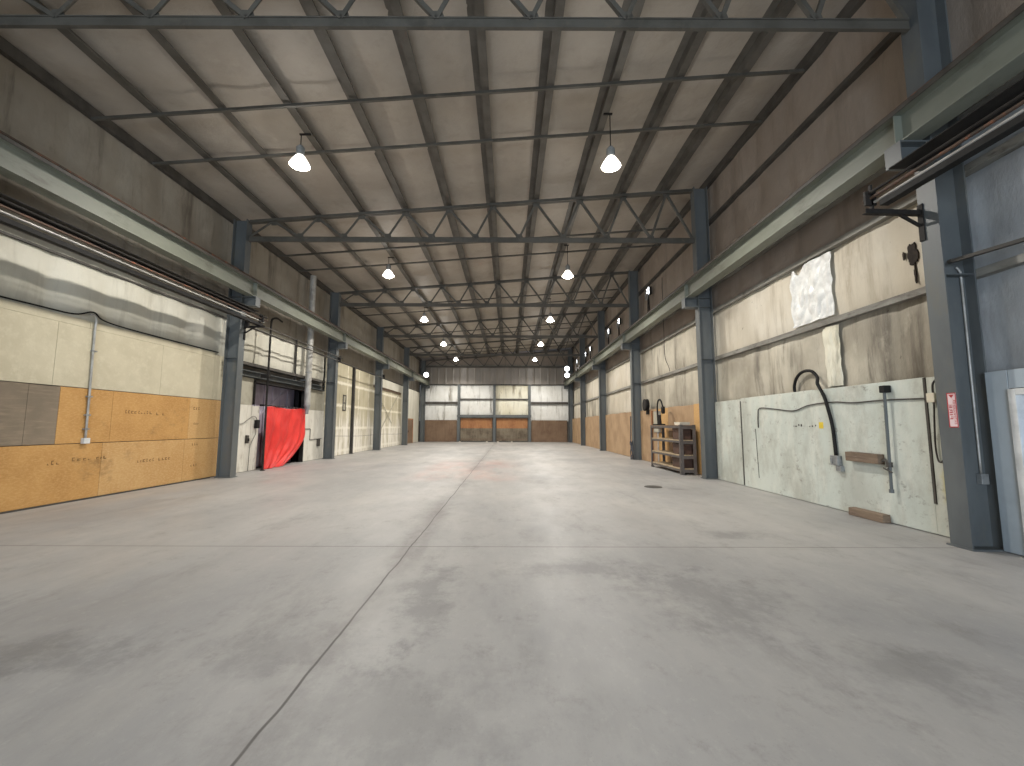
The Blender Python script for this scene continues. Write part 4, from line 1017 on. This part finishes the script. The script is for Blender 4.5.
# thin vertical posts by the insulation above the opening, and small fittings right of the duct
mb = MB(); mb.angle((XLW + .06, 18.1, 3.50), (XLW + .06, 18.1, 5.3), .09, .012, (1, 0, 0)); tag(mb.build('wall_post', M['girt_dark'], loc=(XLW, 18.1, 3.5)), 'short steel post against the pale insulation left of the duct', 'post')
t = thing('pipe_run', (XLW, 20, .9), 'thin bent pipe with a small box on the white boards right of the duct', 'pipe')
mb = MB(); mb.tube(smooth_path([(XLW + .03, 19.3, 1.45), (XLW + .03, 19.75, 1.45), (XLW + .03, 19.8, 1.40), (XLW + .03, 19.8, 1.02), (XLW + .03, 19.86, .96), (XLW + .03, 21.0, .98)], 4), .014, 8); mb.build('pipe', M['girt_dark'], t)
mb = MB(); mb.box((XLW, 20.55, .62), (XLW + .09, 20.75, .96)); mb.build('box', M['girt_dark'], t, bevel=.01)
mb = MB(); mb.tube(smooth_path([(XLF + .012, 21.0, 1.10), (XLF + .012, 24.8, 1.02), (XLF + .012, 28.6, 1.05), (XLF + .012, 32.4, .98), (XLF + .012, 36.0, 1.0)]), .009, 6)
tag(mb.build('string_line', M['girt_dark'], loc=(XLF, 28, 1)), 'thin line stretched in front of the whitewashed left wall bays', 'line')

# ------------------------------------------------------------------ left wall, bays three to five
def wash_wall(k, z1, label):
    a, b = YC[k] + .19, YC[k + 1] + .18
    n = 4; segs = [(a + (b-a)*i/n, a + (b-a)*(i+1)/n, .012, z1) for i in range(n)]
    return boards('whitewashed_boarding', -1, segs, M['wash'], label, 'wall boards', gap=.012, th=.04)
wash_wall(4, 5.0, 'tall whitewashed board wall in the bay just past the duct')
wash_wall(5, 4.3, 'whitewashed board wall with diagonal braces, second past the duct')
boards('whitewashed_boarding', -1, [(YC[5] + .19, YC[6] + .18, 4.35, 5.0)], M['ins_l'], 'plain pale panel above the diagonally braced whitewashed wall', 'wall panel', part='panel')
y = 24.9
t = thing('dark_post', (XLW + .09, y, 0), 'dark steel post standing against the tall whitewashed wall', 'post')
mb = MB(); mb.ext(w_profile(XLW + .004, XLW + .16, y, .14, .012, .01), lambda a, b: (a, b, .015), lambda a, b: (a, b, 5.0)); mb.build('shaft', M['girt_dark'], t)
mb = MB(); mb.box((XLW + .002, y - .12, 0), (XLW + .18, y + .12, .015)); mb.build('base_plate', M['girt_dark'], t)
t = thing('framed_panel', (XLW, 23.8, 2.6), 'small dark framed panel with two cells on the tall whitewashed wall', 'hatch')  # small framed panel fixed on the boards, not an opening
mb = MB()
for a, b in (((23.55, 2.42), (24.0, 2.48)), ((23.55, 2.83), (24.0, 2.88)), ((23.55, 3.24), (24.0, 3.30)), ((23.55, 2.42), (23.61, 3.30)), ((23.94, 2.42), (24.0, 3.30))): mb.box((XLW, a[0], a[1]), (XLW + .03, b[0], b[1]))
mb.build('frame', M['girt_dark'], t)
mb = MB(); mb.box((XLW, 23.61, 2.48), (XLW + .012, 23.94, 3.24)); mb.build('panel_sheet', M['wash_grey'], t)
t = thing('diagonal_brace', (XLW + .05, 32.3, .2), 'crossed thin steel braces on the second whitewashed wall', 'brace')
mb = MB(); mb.bar((XLW + .03, YC[5] + .5, .4), (XLW + .03, YC[6] - .9, 4.15), .03, .06, (1, 0, 0)); mb.build('brace_rod', M['wash_grey'], t)
mb = MB(); mb.bar((XLW + .065, YC[5] + .5, 4.15), (XLW + .065, YC[6] - 2.9, 1.8), .03, .05, (1, 0, 0)); mb.build('brace_rod', M['wash_grey'], t)
mb = MB(); mb.ext([(XLW, 4.2), (XLW + .10, 4.2), (XLW + .10, 4.215), (XLW + .015, 4.215), (XLW + .015, 4.335), (XLW + .10, 4.335), (XLW + .10, 4.35), (XLW, 4.35)], lambda a, b: (a, YC[5] + .17, b), lambda a, b: (a, YC[6] - .17, b))
tag(mb.build('head_channel', M['block'], loc=(XLW, 32, 4.2)), 'brown steel channel across the top of the diagonally braced wall', 'channel')
a, b = YC[6] + .19, YFAR - .2
boards('whitewashed_boarding', -1, [(a, 37.3, .012, 5.0), (37.3, 40.9, 2.28, 5.0), (40.9, b, .012, 5.0)], M['ins_l'], 'pale boarding around the small brown door on the left wall', 'wall boards', th=.04)
D2 = MB(); D2.box((XLW - .04, 37.3, 0), (XLW + .05, 37.42, 2.28)); D2.box((XLW - .04, 40.78, 0), (XLW + .05, 40.9, 2.28)); D2.box((XLW - .04, 37.42, 2.16), (XLW + .05, 40.78, 2.28))
D2 = struct(D2.build('door_2', M['rust_ply']))
for i in range(2):
    mb = MB(); mb.box((XLW - .02, 37.43 + i*1.68, .01), (XLW + .02, 37.43 + i*1.68 + 1.66, 2.15)); mb.build('door_leaf', M['brown_ply'], D2)
mb = MB(); mb.box((XLW + .02, 38.95, 1.0), (XLW + .06, 39.0, 1.2)); mb.build('door_handle', M['dark'], D2)

# ------------------------------------------------------------------ far end wall
FX = [-9.2, -5.13, -1.485, 2.11, 6.6]
def far_blanket(x0_, x1_, z0_, z1_, mat):
    def fn(u, v):
        x = x0_ + u*(x1_ - x0_); z = z0_ + v*(z1_ - z0_)
        f = ((x - x0_) / 1.22) % 1
        return (x, YFAR + .05 - .05*abs(math.sin(PI*f))**.5*math.sin(PI*v)**.4 - .02*noise.noise(Vector((x*2, z*1.5, 1))), z)
    mb = MB(); mb.grid(fn, 30, 14); mb.build('insulation_blanket', mat, WB, smooth=True)
far_blanket(FX[0], FX[1], 2.1, 3.95, M['ins_far']); far_blanket(FX[0], FX[1], 3.95, 5.8, M['ins_far'])
far_blanket(FX[3], FX[4], 2.1, 3.95, M['ins_far']); far_blanket(FX[3], FX[4], 3.95, 5.8, M['ins_far'])
far_blanket(FX[1], FX[2], 2.75, 4.35, M['ins_far']); far_blanket(FX[1], FX[2], 4.35, 5.8, M['ins_far'])
far_blanket(FX[2], FX[3], 2.75, 4.35, M['ins_far_y']); far_blanket(FX[2], FX[3], 4.35, 5.8, M['ins_far_y'])
far_blanket(FX[0], FX[4], 7.6, 9.4, M['ins_up'])
# dark ribbed sheeting band
mb = MB(); N = 120
def rib(u, v):
    x = XLF - .3 + u*(XRF - XLF + .6); return (x, YFAR - .10 - (.02 if int(u*N) % 6 < 1 else 0) + .012*noise.noise(Vector((x*.8, v, 0))), 5.88 + v*1.92)
mb.grid(rib, N, 8); t = thing('sheet_band', (XC, YFAR - .1, 5.86), 'wide band of dark sheet metal across the far end wall', 'sheeting'); mb.build('sheeting', M['band'], t)
mb = MB(); mb.box((XLF - .3, YFAR - .14, 5.80), (XRF + .3, YFAR - .02, 5.90)); mb.build('bottom_rail', M['girt_dark'], t)
mb = MB(); mb.box((XLF - .3, YFAR - .14, 7.79), (XRF + .3, YFAR - .02, 7.84)); mb.build('top_rail', M['girt'], t)
for i, x in enumerate(FX[1:4]):
    t = thing('end_wall_post', (x, YFAR - .2, 0), ['dark steel post on the far end wall left of the double doors', 'dark steel post on the far end wall between the two doors', 'dark steel post on the far end wall right of the double doors'][i], 'post')
    P = [(x-.13, -.30), (x+.13, -.30), (x+.13, -.285), (x+.01, -.285), (x+.01, -.055), (x+.13, -.055), (x+.13, -.04), (x-.13, -.04), (x-.13, -.055), (x-.01, -.055), (x-.01, -.285), (x-.13, -.285)]
    mb = MB(); mb.ext([(a, YFAR + b) for a, b in P], lambda a, b: (a, b, .015), lambda a, b: (a, b, 5.82)); mb.build('shaft', M['steel'], t)
    mb = MB(); mb.box((x-.17, YFAR - .34, 0), (x+.17, YFAR - .02, .015)); mb.build('base_plate', M['steel'], t)
for (a, b, z, h, lab) in ((FX[0] + .3, FX[1] - .14, 3.95, .12, 'dark girt on the far end wall left of the doors'), (FX[3] + .14, FX[4] - .5, 3.95, .12, 'dark girt on the far end wall right of the doors'), (FX[1] + .14, FX[2] - .14, 4.35, .05, 'thin girt above the left far door'), (FX[2] + .14, FX[3] - .14, 4.35, .05, 'thin girt above the right far door')):
    mb = MB(); mb.ext([(YFAR - .16, z-h), (YFAR - .005, z-h), (YFAR - .005, z-h+.015), (YFAR - .145, z-h+.015), (YFAR - .145, z+h-.015), (YFAR - .005, z+h-.015), (YFAR - .005, z+h), (YFAR - .16, z+h)], lambda p, q: (a, p, q), lambda p, q: (b, p, q))
    tag(mb.build('wall_girt', M['girt_dark'], loc=((a+b)/2, YFAR - .1, z)), lab, 'girt')
for j, (a, b, lab) in enumerate(((-8.75, FX[1] - .18, 'brown plywood boards on the far end wall left of the doors'), (FX[3] + .18, 5.95, 'brown plywood boards on the far end wall right of the doors'))):
    t = thing('plywood_wainscot', ((a+b)/2, YFAR - .1, 0), lab, 'wall boards')
    n = 3
    for i in range(n):
        mb = MB(); mb.box((a + (b-a)*i/n + .004, YFAR - .12, .012), (a + (b-a)*(i+1)/n - .004, YFAR - .09, 2.2)); mb.build('plywood_sheet', M['brown_ply'], t)
for j, (a, b) in enumerate(((FX[1] + .14, FX[2] - .14), (FX[2] + .14, FX[3] - .14))):
    mb = MB()                                                       # frame of a sliding freight door
    for p, q in (((a, 0), (a + .07, 2.46)), ((b - .07, 0), (b, 2.46)), ((a + .07, .0), (b - .07, .10)), ((a + .07, 2.38), (b - .07, 2.46))): mb.box((p[0], YFAR - .16, p[1]), (q[0], YFAR - .08, q[1]))
    D = struct(mb.build('door_%d' % (3 + j), M['girt_dark']))
    mb = MB(); mb.box((a + .07, YFAR - .13, 1.38), (b - .07, YFAR - .10, 2.38)); mb.build('upper_boards', M['rust_ply'], D)
    mb = MB(); mb.box((a + .07, YFAR - .13, .10), (b - .07, YFAR - .10, 1.375)); mb.build('lower_boards', M['dark_ply'], D)
    mb = MB(); mb.box((a + .07, YFAR - .15, .25), (b - .07, YFAR - .13, .33)); mb.build('kick_rail', M['block'], D)
mb = MB(); a, b = FX[1] + .14, FX[3] - .14
mb.ext([(YFAR - .36, 2.48), (YFAR - .31, 2.48), (YFAR - .31, 2.50), (YFAR - .345, 2.50), (YFAR - .345, 2.70), (YFAR - .305, 2.70), (YFAR - .305, 2.72), (YFAR - .36, 2.72)], lambda p, q: (a - .3, p, q), lambda p, q: (b + .3, p, q))
tag(mb.build('door_track', M['steel'], loc=((a+b)/2, YFAR - .3, 2.5)), 'long steel track over the two far doors', 'track')

# floor scraps: pale crumbs by the far doors and small bits near the camera
for i, (x, y, lab) in enumerate(((-4.9, 43.2, 'pale scrap on the floor by the left far door edge'), (-2.2, 43.2, 'pale scrap on the floor by the left far door middle'), (-1.1, 43.2, 'pale scrap on the floor under the post between the far doors'), (.3, 43.2, 'pale scrap on the floor by the right far door'))):
    mb = MB(); 
    mb.grid(lambda u, v: (x - .12 + .24*u, y - .1 + .2*v, .004 + .07*math.sin(PI*u)*math.sin(PI*v)*(1 + .5*noise.noise(Vector((u*4, v*4, i))))), 6, 6)
    tag(mb.build('floor_scrap', M['paper'], loc=(x, y, 0)), lab, 'scrap')
mb = MB(); mb.lathe([(0, .012), (.22, .012), (.23, .006), (.23, 0), (0, 0)], (3.85, 11.6, 0), n=24)
tag(mb.build('floor_drain', M['girt_dark'], loc=(3.85, 11.6, 0)), 'dark round floor cover in front of the steel shelf', 'floor cover')
